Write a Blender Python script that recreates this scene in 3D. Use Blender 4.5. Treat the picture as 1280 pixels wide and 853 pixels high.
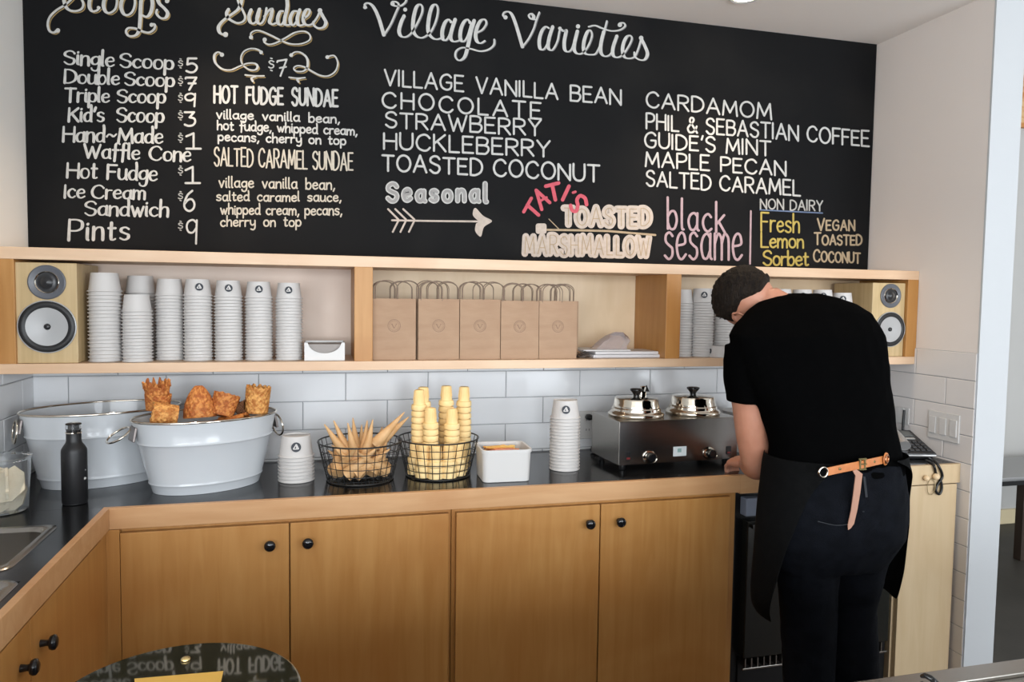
import bpy, bmesh, math, random
from mathutils import Vector, Matrix, noise
random.seed(7)
for o in list(bpy.data.objects): bpy.data.objects.remove(o)
SC = bpy.context.scene
COL = SC.collection
R = math.radians
PI = math.pi

# ---------------------------------------------------------------- camera
CAM = Vector((0.8319, -2.8222, 1.5187)); YAW, PITCH, ROLL, FPX = -0.2549, -0.058, 0.0137, 928.8182
_cy, _sy = math.cos(YAW), math.sin(YAW)
FW = Vector((-_sy*math.cos(PITCH), _cy*math.cos(PITCH), math.sin(PITCH)))
_r = Vector((_cy, _sy, 0)); _u = _r.cross(FW)
RT = _r*math.cos(ROLL) + _u*math.sin(ROLL); UP = _u*math.cos(ROLL) - _r*math.sin(ROLL)
cd = bpy.data.cameras.new('camera'); cam = bpy.data.objects.new('camera', cd); COL.objects.link(cam)
cd.sensor_width = 36; cd.lens = FPX/1280*36; cd.clip_start = 0.05
M = Matrix((RT, UP, -FW)).transposed().to_4x4(); M.translation = CAM; cam.matrix_world = M
SC.camera = cam

def at(px, py, axis, v):
    """point of the photograph's sight line on the plane axis = v"""
    d = FW + RT*((px-640)/FPX) + UP*((426.5-py)/FPX)
    i = 'xyz'.index(axis); return CAM + d*((v-CAM[i])/d[i])

# ---------------------------------------------------------------- world, light, exposure
w = bpy.data.worlds.new('world'); SC.world = w; w.use_nodes = True
bg = w.node_tree.nodes['Background']; bg.inputs[0].default_value = (0.80, 0.90, 1.0, 1); bg.inputs[1].default_value = 0.5
SC.view_settings.view_transform = 'Standard'; SC.view_settings.look = 'None'
SC.view_settings.gamma = 1; SC.view_settings.use_curve_mapping = False
SC.view_settings.exposure = 1.08
def area(name, loc, target, sx, sy, power, col):
    l = bpy.data.lights.new(name, 'AREA'); l.shape = 'RECTANGLE'; l.size = sx; l.size_y = sy; l.energy = power; l.color = col
    o = bpy.data.objects.new(name, l); COL.objects.link(o); o.location = loc
    o.rotation_euler = (Vector(target)-Vector(loc)).to_track_quat('-Z', 'Y').to_euler(); return o
# daylight through the shop windows behind the photographer and to the right
area('window_daylight', (-0.2, -5.93, 1.60), (-0.2, 0, 1.60), 5.2, 1.4, 128, (0.90, 0.95, 1.0))
area('window_daylight', (4.3, -5.93, 1.35), (4.3, 0, 1.35), 2.0, 2.3, 80, (0.88, 0.94, 1.0))
area('window_daylight', (7.9, -1.5, 1.5), (0, -1.5, 1.5), 3.0, 1.9, 22, (0.86, 0.93, 1.0))
LAMPS = [(2.366, -0.298), (0.5, -0.298), (2.2, -3.6), (0.5, -3.6), (4.9, -1.2)]

# ---------------------------------------------------------------- materials
MATS = {}
def mat(name, col, rough=0.5, metal=0.0, col2=None, scale=8, stretch=(1, 1, 1), bump=0.0, bscale=None, spec=0.5, trans=0, ior=1.45, coat=0, emit=None, detail=3, sss=0, aniso=0, lo=.35, hi=.65, coord='Object', distort=0):
    m = bpy.data.materials.new(name); m.use_nodes = True; nt = m.node_tree; b = nt.nodes['Principled BSDF']
    b.inputs['Base Color'].default_value = (*col, 1); b.inputs['Roughness'].default_value = rough; b.inputs['Metallic'].default_value = metal
    b.inputs['Specular IOR Level'].default_value = spec; b.inputs['Transmission Weight'].default_value = trans; b.inputs['IOR'].default_value = ior
    b.inputs['Coat Weight'].default_value = coat; b.inputs['Subsurface Weight'].default_value = sss; b.inputs['Anisotropic'].default_value = aniso
    if sss: b.inputs['Subsurface Scale'].default_value = 0.01
    if emit: b.inputs['Emission Color'].default_value = (*emit[:3], 1); b.inputs['Emission Strength'].default_value = emit[3]
    if col2 or bump:
        tc = nt.nodes.new('ShaderNodeTexCoord'); mp = nt.nodes.new('ShaderNodeMapping'); mp.inputs['Scale'].default_value = stretch
        nt.links.new(tc.outputs[coord], mp.inputs[0])
        n = nt.nodes.new('ShaderNodeTexNoise'); n.inputs['Scale'].default_value = scale; n.inputs['Detail'].default_value = detail; n.inputs['Distortion'].default_value = distort
        nt.links.new(mp.outputs[0], n.inputs['Vector'])
        if col2:
            cr = nt.nodes.new('ShaderNodeValToRGB'); cr.color_ramp.elements[0].position = lo; cr.color_ramp.elements[1].position = hi
            cr.color_ramp.elements[0].color = (*col, 1); cr.color_ramp.elements[1].color = (*col2, 1)
            nt.links.new(n.outputs['Fac'], cr.inputs[0]); nt.links.new(cr.outputs[0], b.inputs['Base Color'])
        if bump:
            n2 = n
            if bscale:
                n2 = nt.nodes.new('ShaderNodeTexNoise'); n2.inputs['Scale'].default_value = bscale; n2.inputs['Detail'].default_value = 4
                nt.links.new(mp.outputs[0], n2.inputs['Vector'])
            bp = nt.nodes.new('ShaderNodeBump'); bp.inputs['Strength'].default_value = bump; bp.inputs['Distance'].default_value = 0.01
            nt.links.new(n2.outputs['Fac'], bp.inputs['Height']); nt.links.new(bp.outputs[0], b.inputs['Normal'])
    MATS[name] = m; return m
def wood(name, c1, c2, c3, grain=(14, 14, 1.1), rough=0.42, blotch=1.6):
    m = mat(name, c1, rough); nt = m.node_tree; b = nt.nodes['Principled BSDF']
    tc = nt.nodes.new('ShaderNodeTexCoord'); mp = nt.nodes.new('ShaderNodeMapping'); mp.inputs['Scale'].default_value = grain
    geo = nt.nodes.new('ShaderNodeNewGeometry'); nt.links.new(geo.outputs['Position'], mp.inputs[0])
    n = nt.nodes.new('ShaderNodeTexNoise'); n.inputs['Scale'].default_value = 2.2; n.inputs['Detail'].default_value = 6; n.inputs['Distortion'].default_value = 0.8
    nt.links.new(mp.outputs[0], n.inputs['Vector'])
    cr = nt.nodes.new('ShaderNodeValToRGB'); cr.color_ramp.elements[0].position = .3; cr.color_ramp.elements[1].position = .72
    cr.color_ramp.elements[0].color = (*c1, 1); cr.color_ramp.elements[1].color = (*c2, 1); nt.links.new(n.outputs['Fac'], cr.inputs[0])
    n2 = nt.nodes.new('ShaderNodeTexNoise'); n2.inputs['Scale'].default_value = blotch; n2.inputs['Detail'].default_value = 3; n2.inputs['Distortion'].default_value = 1.5
    nt.links.new(geo.outputs['Position'], n2.inputs['Vector'])
    mr = nt.nodes.new('ShaderNodeMapRange'); mr.inputs[1].default_value = .42; mr.inputs[2].default_value = .72; mr.inputs[4].default_value = .55
    nt.links.new(n2.outputs['Fac'], mr.inputs[0])
    mx = nt.nodes.new('ShaderNodeMixRGB'); mx.inputs[2].default_value = (*c3, 1); nt.links.new(mr.outputs[0], mx.inputs[0]); nt.links.new(cr.outputs[0], mx.inputs[1])
    nt.links.new(mx.outputs[0], b.inputs['Base Color'])
    bp = nt.nodes.new('ShaderNodeBump'); bp.inputs['Strength'].default_value = .06; bp.inputs['Distance'].default_value = .003
    nt.links.new(n.outputs['Fac'], bp.inputs['Height']); nt.links.new(bp.outputs[0], b.inputs['Normal']); return m
wall_m = mat('warm_white_paint', (0.72, 0.66, 0.615), 0.75, bump=.03, bscale=160, col2=(0.74, 0.68, 0.635), scale=1.5)
wall_l = mat('cool_white_paint', (0.72, 0.72, 0.70), 0.7, bump=.03, bscale=160)
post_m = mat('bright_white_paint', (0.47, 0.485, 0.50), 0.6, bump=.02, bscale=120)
ceil_m = mat('ceiling_paint', (0.80, 0.77, 0.74), 0.85, bump=.03, bscale=120)
floor_m = mat('dark_concrete', (0.026, 0.023, 0.018), 0.55, col2=(0.040, 0.035, 0.028), scale=3, bump=.05, bscale=40)
tile_m = mat('white_glazed_tile', (0.70, 0.71, 0.725), 0.16, bump=.015, bscale=9, col2=(0.73, 0.74, 0.755), scale=2.0)
tile_w = mat('white_glazed_tile_warm', (0.66, 0.63, 0.61), 0.22, bump=.015, bscale=9)
grout_m = mat('grey_grout', (0.30, 0.31, 0.33), 0.9)
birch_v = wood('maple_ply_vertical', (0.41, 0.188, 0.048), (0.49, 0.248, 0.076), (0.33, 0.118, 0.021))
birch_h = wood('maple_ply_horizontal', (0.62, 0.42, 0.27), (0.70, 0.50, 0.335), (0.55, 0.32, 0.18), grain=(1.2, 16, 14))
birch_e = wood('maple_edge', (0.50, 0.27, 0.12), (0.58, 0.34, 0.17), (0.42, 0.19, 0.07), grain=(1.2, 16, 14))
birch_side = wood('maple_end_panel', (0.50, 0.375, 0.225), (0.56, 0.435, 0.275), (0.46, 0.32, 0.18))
birch_back = wood('maple_ply_pale', (0.70, 0.56, 0.46), (0.76, 0.63, 0.53), (0.64, 0.48, 0.38), grain=(3, 3, 2))
birch_back2 = wood('birch_ply_back', (0.66, 0.50, 0.32), (0.72, 0.56, 0.38), (0.58, 0.41, 0.24), grain=(9, 3, 2))
counter_m = mat('black_laminate', (0.004, 0.0042, 0.005), 0.17, spec=.42, col2=(0.008, 0.0083, 0.009), scale=30, bump=.02, bscale=200)
black_m = mat('black_plastic', (0.006, 0.006, 0.0065), 0.35)
blackgloss = mat('black_gloss', (0.008, 0.008, 0.009), 0.12)
steel_m = mat('brushed_steel', (0.36, 0.34, 0.31), 0.26, 1.0, stretch=(1, 40, 1), scale=20, bump=.03, bscale=30)
steel_dk = mat('brushed_steel_face', (0.20, 0.19, 0.185), 0.24, 1.0, stretch=(1, 1, 40), scale=20, bump=.03, bscale=30)
chrome = mat('polished_steel', (0.72, 0.66, 0.57), 0.08, 1.0)
board_m = mat('chalkboard', (0.0052, 0.0053, 0.0058), 0.65, spec=.12, col2=(0.012, 0.0115, 0.0112), scale=2.2, detail=6, lo=.45, hi=.85, distort=.6)
paper_m = mat('white_paper', (0.57, 0.545, 0.525), 0.55)
white_pl = mat('white_plastic', (0.60, 0.59, 0.575), 0.35)
enamel = mat('white_enamel', (0.55, 0.575, 0.60), 0.22, coat=.3)

# ---------------------------------------------------------------- mesh helpers
class MB:
    def __init__(s): s.v = []; s.f = []
    def add(s, vs, fs, mx=None):
        n = len(s.v); s.v += [tuple(mx @ Vector(v)) if mx else tuple(v) for v in vs]; s.f += [tuple(i+n for i in f) for f in fs]; return s
    def box(s, x0, x1, y0, y1, z0, z1, mx=None):
        vs = [(x, y, z) for z in (z0, z1) for y in (y0, y1) for x in (x0, x1)]
        return s.add(vs, [(0, 2, 3, 1), (4, 5, 7, 6), (0, 1, 5, 4), (2, 6, 7, 3), (0, 4, 6, 2), (1, 3, 7, 5)], mx)
    def lathe(s, prof, seg=32, mx=None, a0=0, a1=2*PI, sx=1, sy=1, cap0=False, cap1=False):
        full = abs(a1-a0-2*PI) < 1e-6; n = seg if full else seg+1
        vs = []
        for r, z in prof:
            for i in range(n):
                a = a0+(a1-a0)*i/seg; vs.append((r*math.cos(a)*sx, r*math.sin(a)*sy, z))
        fs = []
        for j in range(len(prof)-1):
            for i in range(seg):
                k = (i+1) % n; fs.append((j*n+i, j*n+k, (j+1)*n+k, (j+1)*n+i))
        if cap0: fs.append(tuple(range(n))[::-1])
        if cap1: fs.append(tuple((len(prof)-1)*n+i for i in range(n)))
        return s.add(vs, fs, mx)
    def tube(s, pts, r, seg=8, closed=False, mx=None, flat=1.0):
        pts = [Vector(p) for p in pts]; n = len(pts); vs = []; prev = None
        rr = r if hasattr(r, '__len__') else [r]*n
        for i, p in enumerate(pts):
            a = pts[(i-1) % n] if (closed or i) else p; b = pts[(i+1) % n] if (closed or i < n-1) else p
            t = (b-a).normalized()
            if prev is None: nrm = t.orthogonal().normalized()
            else: nrm = (prev-t*prev.dot(t)); nrm = nrm.normalized() if nrm.length > 1e-6 else t.orthogonal().normalized()
            prev = nrm; bi = t.cross(nrm)
            for k in range(seg):
                a_ = 2*PI*k/seg; vs.append(p+nrm*(rr[i]*math.cos(a_))+bi*(rr[i]*flat*math.sin(a_)))
        fs = []
        for i in range(n if closed else n-1):
            j = (i+1) % n
            for k in range(seg): fs.append((i*seg+k, i*seg+(k+1) % seg, j*seg+(k+1) % seg, j*seg+k))
        if not closed: fs += [tuple(range(seg))[::-1], tuple((n-1)*seg+k for k in range(seg))]
        return s.add(vs, fs, mx)
    def prism(s, poly, d0, d1, axis='y', mx=None):
        """poly in the two other axes (x,z for y; x,y for z; y,z for x)"""
        def P(a, b, d): return (a, d, b) if axis == 'y' else ((a, b, d) if axis == 'z' else (d, a, b))
        n = len(poly); vs = [P(a, b, d0) for a, b in poly]+[P(a, b, d1) for a, b in poly]
        fs = [tuple(range(n))[::-1], tuple(range(n, 2*n))]+[(i, (i+1) % n, (i+1) % n+n, i+n) for i in range(n)]
        return s.add(vs, fs, mx)
    def rings(s, rings, cap=True, mx=None):
        n = len(rings[0]); vs = [v for r in rings for v in r]; fs = []
        for j in range(len(rings)-1):
            for i in range(n): fs.append((j*n+i, j*n+(i+1) % n, (j+1)*n+(i+1) % n, (j+1)*n+i))
        if cap: fs += [tuple(range(n))[::-1], tuple((len(rings)-1)*n+i for i in range(n))]
        return s.add(vs, fs, mx)
    def sphere(s, c, r, seg=20, rg=12, mx=None, sc=(1, 1, 1)):
        prof = [(math.sin(PI*j/rg), -math.cos(PI*j/rg)) for j in range(rg+1)]
        prof[0] = (1e-4, -1); prof[-1] = (1e-4, 1)
        m = Matrix.Translation(c) @ Matrix.Diagonal((r*sc[0], r*sc[1], r*sc[2], 1))
        return s.lathe(prof, seg, (mx @ m) if mx else m)
    def mesh(s, name, m, smooth=None):
        me = bpy.data.meshes.new(name); me.from_pydata(s.v, [], s.f); me.materials.append(m)
        b = bmesh.new(); b.from_mesh(me); bmesh.ops.recalc_face_normals(b, faces=b.faces); b.to_mesh(me); b.free()
        if smooth:
            me.polygons.foreach_set('use_smooth', [True]*len(me.polygons))
            me.set_sharp_from_angle(angle=R(smooth))
        return me
    def obj(s, name, m, parent=None, smooth=None, bevel=0, loc=None, world=False):
        o = bpy.data.objects.new(name, s.mesh(name, m, smooth)); COL.objects.link(o)
        if parent:
            o.parent = parent
            if world: o.matrix_parent_inverse = pinv(parent)
        if loc: o.location = loc
        if bevel:
            md = o.modifiers.new('bevel', 'BEVEL'); md.width = bevel; md.segments = 2; md.limit_method = 'ANGLE'; md.angle_limit = R(40)
        return o
def pinv(p):
    mm = Matrix.LocRotScale(p.location, p.rotation_euler, p.scale)
    if p.parent: mm = Matrix.LocRotScale(p.parent.location, p.parent.rotation_euler, p.parent.scale) @ p.matrix_parent_inverse @ mm
    return mm.inverted()
def tag(o, label=None, cat=None, group=None, kind=None):
    if label: o['label'] = label
    if cat: o['category'] = cat
    if group: o['group'] = group
    if kind: o['kind'] = kind
    return o
def thing(name, label, cat, loc=(0, 0, 0), rz=0, group=None):
    o = bpy.data.objects.new(name, None); COL.objects.link(o); o.location = loc; o.rotation_euler = (0, 0, rz); o.empty_display_size = .05
    return tag(o, label, cat, group)
def struct(o): o['kind'] = 'structure'; return o
def dup(root, loc=None, rz=None, label=None, group=None, rot=None):
    r = root.copy(); COL.objects.link(r)
    if loc is not None: r.location = loc
    if rz is not None: r.rotation_euler = (0, 0, rz)
    if rot is not None: r.rotation_euler = rot
    if label: r['label'] = label
    if group: r['group'] = group
    for ch in list(root.children):
        c = ch.copy(); COL.objects.link(c); c.parent = r
        for g in list(ch.children):
            d = g.copy(); COL.objects.link(d); d.parent = c
    return r
def TR(loc=(0, 0, 0), rot=(0, 0, 0)):
    from mathutils import Euler
    return Matrix.Translation(loc) @ Euler(rot).to_matrix().to_4x4()
def rrect(x0, x1, y0, y1, r, n=5):
    out = []
    for cx, cy, a in ((x1-r, y1-r, 0), (x0+r, y1-r, 90), (x0+r, y0+r, 180), (x1-r, y0+r, 270)):
        for i in range(n+1):
            t = R(a+90*i/n); out.append((cx+r*math.cos(t), cy+r*math.sin(t)))
    return out

# ================================================================ SETTING
XL, XR, ZC, YR, XP = -0.1057, 3.2041, 2.6498, -0.5936, 3.3410
T0, TP, TW, TJ = 1.2314, 0.1049, 0.308, 0.0047     # tile row joint, pitch, width, first joint
fl = struct(MB().box(XP, 8.2, -2.46, 1.4, -.05, 0).obj('floor', floor_m))
struct(MB().box(-3, XP, -2.46, 1.4, -.05, 0).obj('floor_aisle', mat('rust_brown_bounce_floor', (.055, .022, .008), .6, col2=(.07, .03, .012), scale=4)))  # unseen aisle floor, colour invented for a dim warm bounce onto the doors
struct(MB().box(-3, 8.2, -6.2, -2.46, -.05, 0).obj('floor_front', mat('pale_bounce_floor', (0.42, 0.40, 0.37), 0.5, col2=(0.48, 0.45, 0.42), scale=3)))  # unseen shop floor, made pale to bounce daylight up to the ceiling
ce = struct(MB().box(-3, XP, -6.2, 1.4, ZC, ZC+.08).obj('ceiling', ceil_m))
struct(MB().box(XP, 8.2, -6.2, 1.4, 3.5, 3.58).obj('ceiling_far', ceil_m))
struct(MB().box(XP-.12, XP, -6.2, 1.4, ZC+.081, 3.58).obj('wall_bulkhead', wall_m))
wb = struct(MB().box(XL-.15, XR+.02, 0.008, .15, 0, ZC).obj('wall_back', wall_m))
wl = struct(MB().box(XL-.12, XL, -2.2, .008, 0, ZC).obj('wall_left', wall_l))
wr = struct(MB().box(XR, XP, YR+.004, .15, 0, ZC).obj('wall_right', wall_m))
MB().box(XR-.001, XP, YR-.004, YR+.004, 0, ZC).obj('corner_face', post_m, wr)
MB().box(XL, XR, .002, .008, .85, 1.6).obj('grout_bed', grout_m, wb)
MB().box(XL, XL+.002, -2.2, 0, .85, 1.6).obj('grout_bed', grout_m, wl)
MB().box(XR-.004, XR, YR, 0, 0, T0+TP).obj('grout_bed', grout_m, wr)
fb = struct(MB().box(XP, 8.2, 1.24, 1.4, 0, 3.5).obj('wall_far_back', mat('far_wall_paint', (0.46, 0.45, 0.43), .8, bump=.02, bscale=90)))
struct(MB().box(XP-.1, XP, .15, 1.4, 0, ZC).obj('wall_far_left', wall_m))
struct(MB().box(XP, 8.2, 1.222, 1.24, 0, .10).obj('baseboard_far_back', mat('cream_baseboard', (0.62, 0.52, 0.33), .5)))
# shop front behind the photographer with its window openings, side wall with a window
wf = MB(); 
for a in ((-3, -2.8, 0, ZC), (2.5, 2.8, 0, ZC), (5.4, 8.2, 0, 3.5), (2.8, 5.4, ZC, 3.5), (-2.8, 2.5, 0, .85), (2.8, 5.4, 0, .08), (-2.8, 2.5, 2.35, ZC), (2.8, 5.4, 2.62, ZC)):
    wf.box(a[0], a[1], -6.2, -6.02, a[2], a[3])
struct(wf.obj('wall_front', wall_l))
struct(MB().box(-3.1, -3, -6.2, -2.2, 0, ZC).obj('wall_far_side', wall_l))
struct(MB().box(-3, XL-.12, -2.32, -2.2, 0, ZC).obj('wall_return', wall_l))
ws = MB()
for a in ((-6.2, -3.4, 0, 3.5), (.4, 1.4, 0, 3.5), (-3.4, .4, 0, .45), (-3.4, .4, 2.5, 3.5)): ws.box(8.0, 8.2, a[0], a[1], a[2], a[3])
struct(ws.obj('wall_side', wall_l))
for i, (x0, x1, z0, z1) in enumerate(((-2.8, 2.5, .85, 2.35), (2.8, 5.4, .08, 2.62))):
    wn = MB(); 
    for x in (x0, (x0+x1)/2-.025, x1-.05): wn.box(x, x+.05, -6.16, -6.08, z0, z1)
    wn.box(x0, x1, -6.16, -6.08, z0, z0+.05).box(x0, x1, -6.16, -6.08, z1-.05, z1)
    struct(wn.obj('window_%d' % (i+1), black_m))

# tiles: every tile a piece of its own with a raised face and eased edge
def tile_mesh(wd, ht, th, m, name='tile'):
    b = MB(); e = .0025; g = .0012
    x0, x1, z0, z1 = g, wd-g, g, ht-g
    vs = [(x0, 0, z0), (x1, 0, z0), (x1, 0, z1), (x0, 0, z1), (x0, -th+.0015, z0), (x1, -th+.0015, z0), (x1, -th+.0015, z1), (x0, -th+.0015, z1),
          (x0+e, -th, z0+e), (x1-e, -th, z0+e), (x1-e, -th, z1-e), (x0+e, -th, z1-e)]
    fs = [(0, 1, 5, 4), (1, 2, 6, 5), (2, 3, 7, 6), (3, 0, 4, 7), (4, 5, 9, 8), (5, 6, 10, 9), (6, 7, 11, 10), (7, 4, 8, 11), (8, 9, 10, 11)]
    return b.add(vs, fs).mesh(name, m)
_tc = {}
def put_tile(parent, m, u0, u1, z0, z1, place, key):
    k = (key, round(u1-u0, 3), round(z1-z0, 3))
    if k not in _tc: _tc[k] = tile_mesh(u1-u0, z1-z0, .005, m)
    o = bpy.data.objects.new('tile', _tc[k]); COL.objects.link(o); o.parent = parent
    place(o, u0, z0); jit = random.uniform(-.0004, .0004)
    return o
def tiles(parent, m, ua, ub, rows, off, place, key):
    for z0, z1, k in rows:
        o = off + (TW/2 if k % 2 else 0)
        n0 = math.floor((ua-o)/TW); u = o+n0*TW
        while u < ub-1e-4:
            a, b = max(u, ua), min(u+TW, ub)
            if b-a > .012: put_tile(parent, m, a, b, z0, z1, place, key)
            u += TW
def pl_back(o, u, z): o.location = (u, .002+random.uniform(-.0003, .0003), z)
def pl_left(o, u, z): o.location = (XL+.001, u, z); o.rotation_euler = (0, 0, PI/2)
def pl_right(o, u, z): o.location = (XR-.001, -u, z); o.rotation_euler = (0, 0, -PI/2)
rows = [(T0-(k+1)*TP, T0-k*TP, k) for k in range(-1, 3)]
rows.append((.85, T0-3*TP, 3))
tiles(wb, tile_m, XL, XR, rows, TJ, pl_back, 'b')
tiles(wl, tile_m, -2.2, 0, rows, -.1, pl_left, 'l')
rr = [(T0-(k+1)*TP, T0-k*TP, k) for k in range(-1, 11)]
tiles(wr, tile_w, 0.005, -YR, rr[:4], .15, pl_right, 'r')
tiles(wr, tile_w, .40, -YR, rr[4:], .15, pl_right, 'r')

# ceiling downlights: real fittings, the first one is in view
def downlight(x, y, lab):
    t = thing('ceiling_light', lab, 'ceiling light', (x, y, ZC if x < XP else 3.5), 0, None)
    MB().lathe([(.043, -.004), (.055, -.007), (.060, -.004), (.060, 0)], 32).obj('trim_ring', post_m, t, 40)
    MB().lathe([(.0001, -.002), (.043, -.002), (.043, -.004)], 32).obj('lens', mat('warm_lamp', (1, .9, .7), .5, emit=(1, .86, .62, 9)), t, 40)
    l = bpy.data.lights.new('downlight', 'SPOT'); l.energy = 16; l.spot_size = R(100); l.spot_blend = .8; l.color = (1, .78, .55); l.shadow_soft_size = .05
    o = bpy.data.objects.new('downlight_lamp', l); COL.objects.link(o); o.parent = t; o.location = (0, 0, -.02)
downlight(*LAMPS[0], 'round recessed downlight in the ceiling above the chalkboard')
for i, p in enumerate(LAMPS[1:]): downlight(*p, ['recessed downlight above the left half of the chalkboard', 'recessed downlight over the serving counter', 'recessed downlight near the shop front', 'recessed downlight in the far room'][i])
# ================================================================ FITTED FURNITURE
ZS0, ZS1, DS = 1.2694, 1.6505, .2955      # wall shelf bottom, top, depth
SH0, SH1 = 1.300, 1.6145                   # opening
sh = thing('wall_shelf', 'long pale maple wall shelf unit with three open bays under the chalkboard', 'shelf', (1.55, 0, ZS0))
def P(mb, name, m, par, bevel=.0012, smooth=None): return mb.obj(name, m, par, smooth, bevel, world=True)
P(MB().box(XL, XR-.001, -DS, -.001, SH1, ZS1), 'top_board', birch_h, sh)
P(MB().box(XL, XR-.001, -DS, -.009, ZS0, SH0), 'bottom_board', birch_h, sh)
P(MB().box(XL, -.048, -DS, -.009, SH0, SH1), 'side_board', birch_v, sh)
P(MB().box(.947, 1.007, -DS, -.012, SH0, SH1), 'divider', birch_v, sh)
P(MB().box(2.080, 2.139, -DS, -.012, SH0, SH1), 'divider', birch_v, sh)
P(MB().box(3.152, XR-.001, -DS, -.009, SH0, SH1), 'side_board', birch_v, sh)
for a, b in ((-.048, .947), (1.007, 2.08), (2.139, 3.152)):
    P(MB().box(a, b, -.012, -.006, SH0, SH1), 'back_panel', birch_back if a < 0 else birch_back2, sh, 0)

ZC0, DC, XE = .910, .545, .260
wt = thing('worktop', 'black laminate L-shaped worktop with a maple front edge', 'worktop', (1.5, -.3, .87))
SX0, SX1, SY0, SY1 = -.070, .170, -1.010, -.680     # sink cutout
P(MB().box(XL+.003, XR-.005, -DC+.018, -.004, .872, ZC0), 'counter_top', counter_m, wt)
m = MB()
m.box(XL+.003, XE-.018, SY1, -DC+.018, .872, ZC0).box(XL+.003, SX0, SY0, SY1, .872, ZC0).box(SX1, XE-.018, SY0, SY1, .872, ZC0)
SB0, SB1 = -1.36, -1.085
m.box(XL+.003, XE-.018, SB1, SY0, .872, ZC0).box(XL+.003, SX0, SB0, SB1, .872, ZC0).box(SX1+.055, XE-.018, SB0, SB1, .872, ZC0).box(XL+.003, XE-.018, -2.15, SB0, .872, ZC0)
P(m, 'return_top', counter_m, wt, 0)
P(MB().box(XE-.018, 2.256, -DC, -DC+.018, .872-.022, ZC0+.001), 'front_edge', birch_e, wt)
P(MB().box(2.256, 2.93, -DC, -DC+.018, .845, ZC0+.001), 'front_edge', birch_e, wt)
P(MB().box(2.93, XR-.004, -DC, -DC+.018, .838, ZC0+.001), 'front_edge', birch_side, wt)
P(MB().box(XE-.018, XE, -2.15, -DC, .872-.022, ZC0+.001), 'front_edge', birch_e, wt)

def knob_mb():
    return MB().lathe([(.0001, 0), (.008, 0), (.0065, .012), (.0075, .016), (.0145, .019), (.0165, .024), (.0155, .029), (.010, .0325), (.0001, .0335)], 24)
KN = knob_mb().mesh('knob', blackgloss, 50)
def knob(par, loc, rot):
    o = bpy.data.objects.new('knob', KN); COL.objects.link(o); o.parent = par; o.location = loc; o.rotation_euler = rot; return o
def cabinet(label, x0, x1, doors, z0=.10, zt=.850):
    t = thing('base_cabinet', label, 'cabinet', ((x0+x1)/2, -.3, 0), 0, 'maple base cabinets')
    P(MB().box(x0, x1, -DC+.021, -.012, z0, zt).box(x0+.02, x1-.02, -DC+.09, -.012, 0.001, z0), 'body', birch_v, t)
    for a, b, kx in doors:
        d = MB().box(a, b, -DC-.001, -DC+.0205, z0+.01, .838).obj('door', birch_v, t, None, .0015, world=True)
        k = knob(d, (kx, -DC-.001, .780), (PI/2, 0, 0)); 
    return t
def fixed(t): return t
cabinet('maple base cabinet behind the round glossy lid, double doors below the tubs', XE+.004, 1.238, [(.287, .745, .692), (.749, 1.228, .800)])
cabinet('maple base cabinet with double doors below the baskets and food warmer', 1.240, 2.252, [(1.252, 1.735, 1.694), (1.739, 2.220, 1.802)])
tR = thing('base_cabinet', 'light maple end cabinet under the telephone', 'cabinet', (3.06, -.3, 0), 0, 'maple base cabinets')
P(MB().box(2.93, 3.196, -DC+.021, -.012, .002, .836), 'body', birch_side, tR)
P(MB().box(2.94, 3.188, -DC+.002, -.5245, .006, .834), 'door', birch_side, tR)
# left run of cabinets, faces look right
tL = thing('base_cabinet', 'maple base cabinet of the left counter return, under the sink', 'cabinet', (.1, -1.2, 0), 0, 'maple base cabinets')
P(MB().box(XL+.006, XE-.024, -2.15, -.549, .10, .755).box(XL+.006, XE-.09, -2.15, -.549, .001, .10), 'body', birch_v, tL)
P(MB().box(XE-.045, XE-.024, -2.15, -.549, .7555, .849), 'front_rail', birch_v, tL)
P(MB().prism([(XE-.024, -.609), (XE-.008, -.609), (XE-.008, -.5455), (XE+.0255, -.5455), (XE+.0255, -.525), (XE-.024, -.525)], .10, .849, 'z'), 'corner_post', birch_v, tL)
for a, b, kx in ((-1.128, -.612, -1.075), (-1.66, -1.132, -1.185), (-2.14, -1.664, -2.0)):
    d = MB().box(XE-.0235, XE-.004, a, b, .11, .842).obj('door', birch_v, tL, None, .0015, world=True)
    knob(d, (XE-.004, kx, .768), (0, PI/2, 0))

# under-counter refrigerator behind the man
rf = thing('refrigerator', 'black undercounter refrigerator with a grey control strip behind the man', 'refrigerator', (2.6, -.3, 0))
P(MB().box(2.262, 2.925, -.505, -.02, .03, .838), 'body', black_m, rf)
P(MB().box(2.290, 2.900, -.548, -.506, .25, .745), 'door', mat('dark_glass_door', (.012, .012, .010), .15), rf, .003)
P(MB().box(2.282, 2.905, -.545, -.506, .762, .826), 'control_strip', mat('blue_grey_panel', (.22, .25, .32), .4), rf, .003)
P(MB().box(2.300, 2.880, -.562, -.549, .722, .738), 'handle', blackgloss, rf, .002)
P(MB().lathe([(.0001, .008), (.007, .008), (.009, .004), (.009, 0)], 16, TR((2.37, -.549, .49), (PI/2, 0, 0))), 'lock', chrome, rf, 0)
P(MB().box(2.290, 2.900, -.512, -.506, .06, .24), 'grille_back', black_m, rf, 0)
P(MB().box(2.290, 2.900, -.545, -.535, .205, .212), 'grille_rail', steel_m, rf)
for i in range(24): P(MB().box(2.300+i*.025, 2.304+i*.025, -.542, -.512, .212, .245), 'grille_fin', steel_m, rf, 0)

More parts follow.
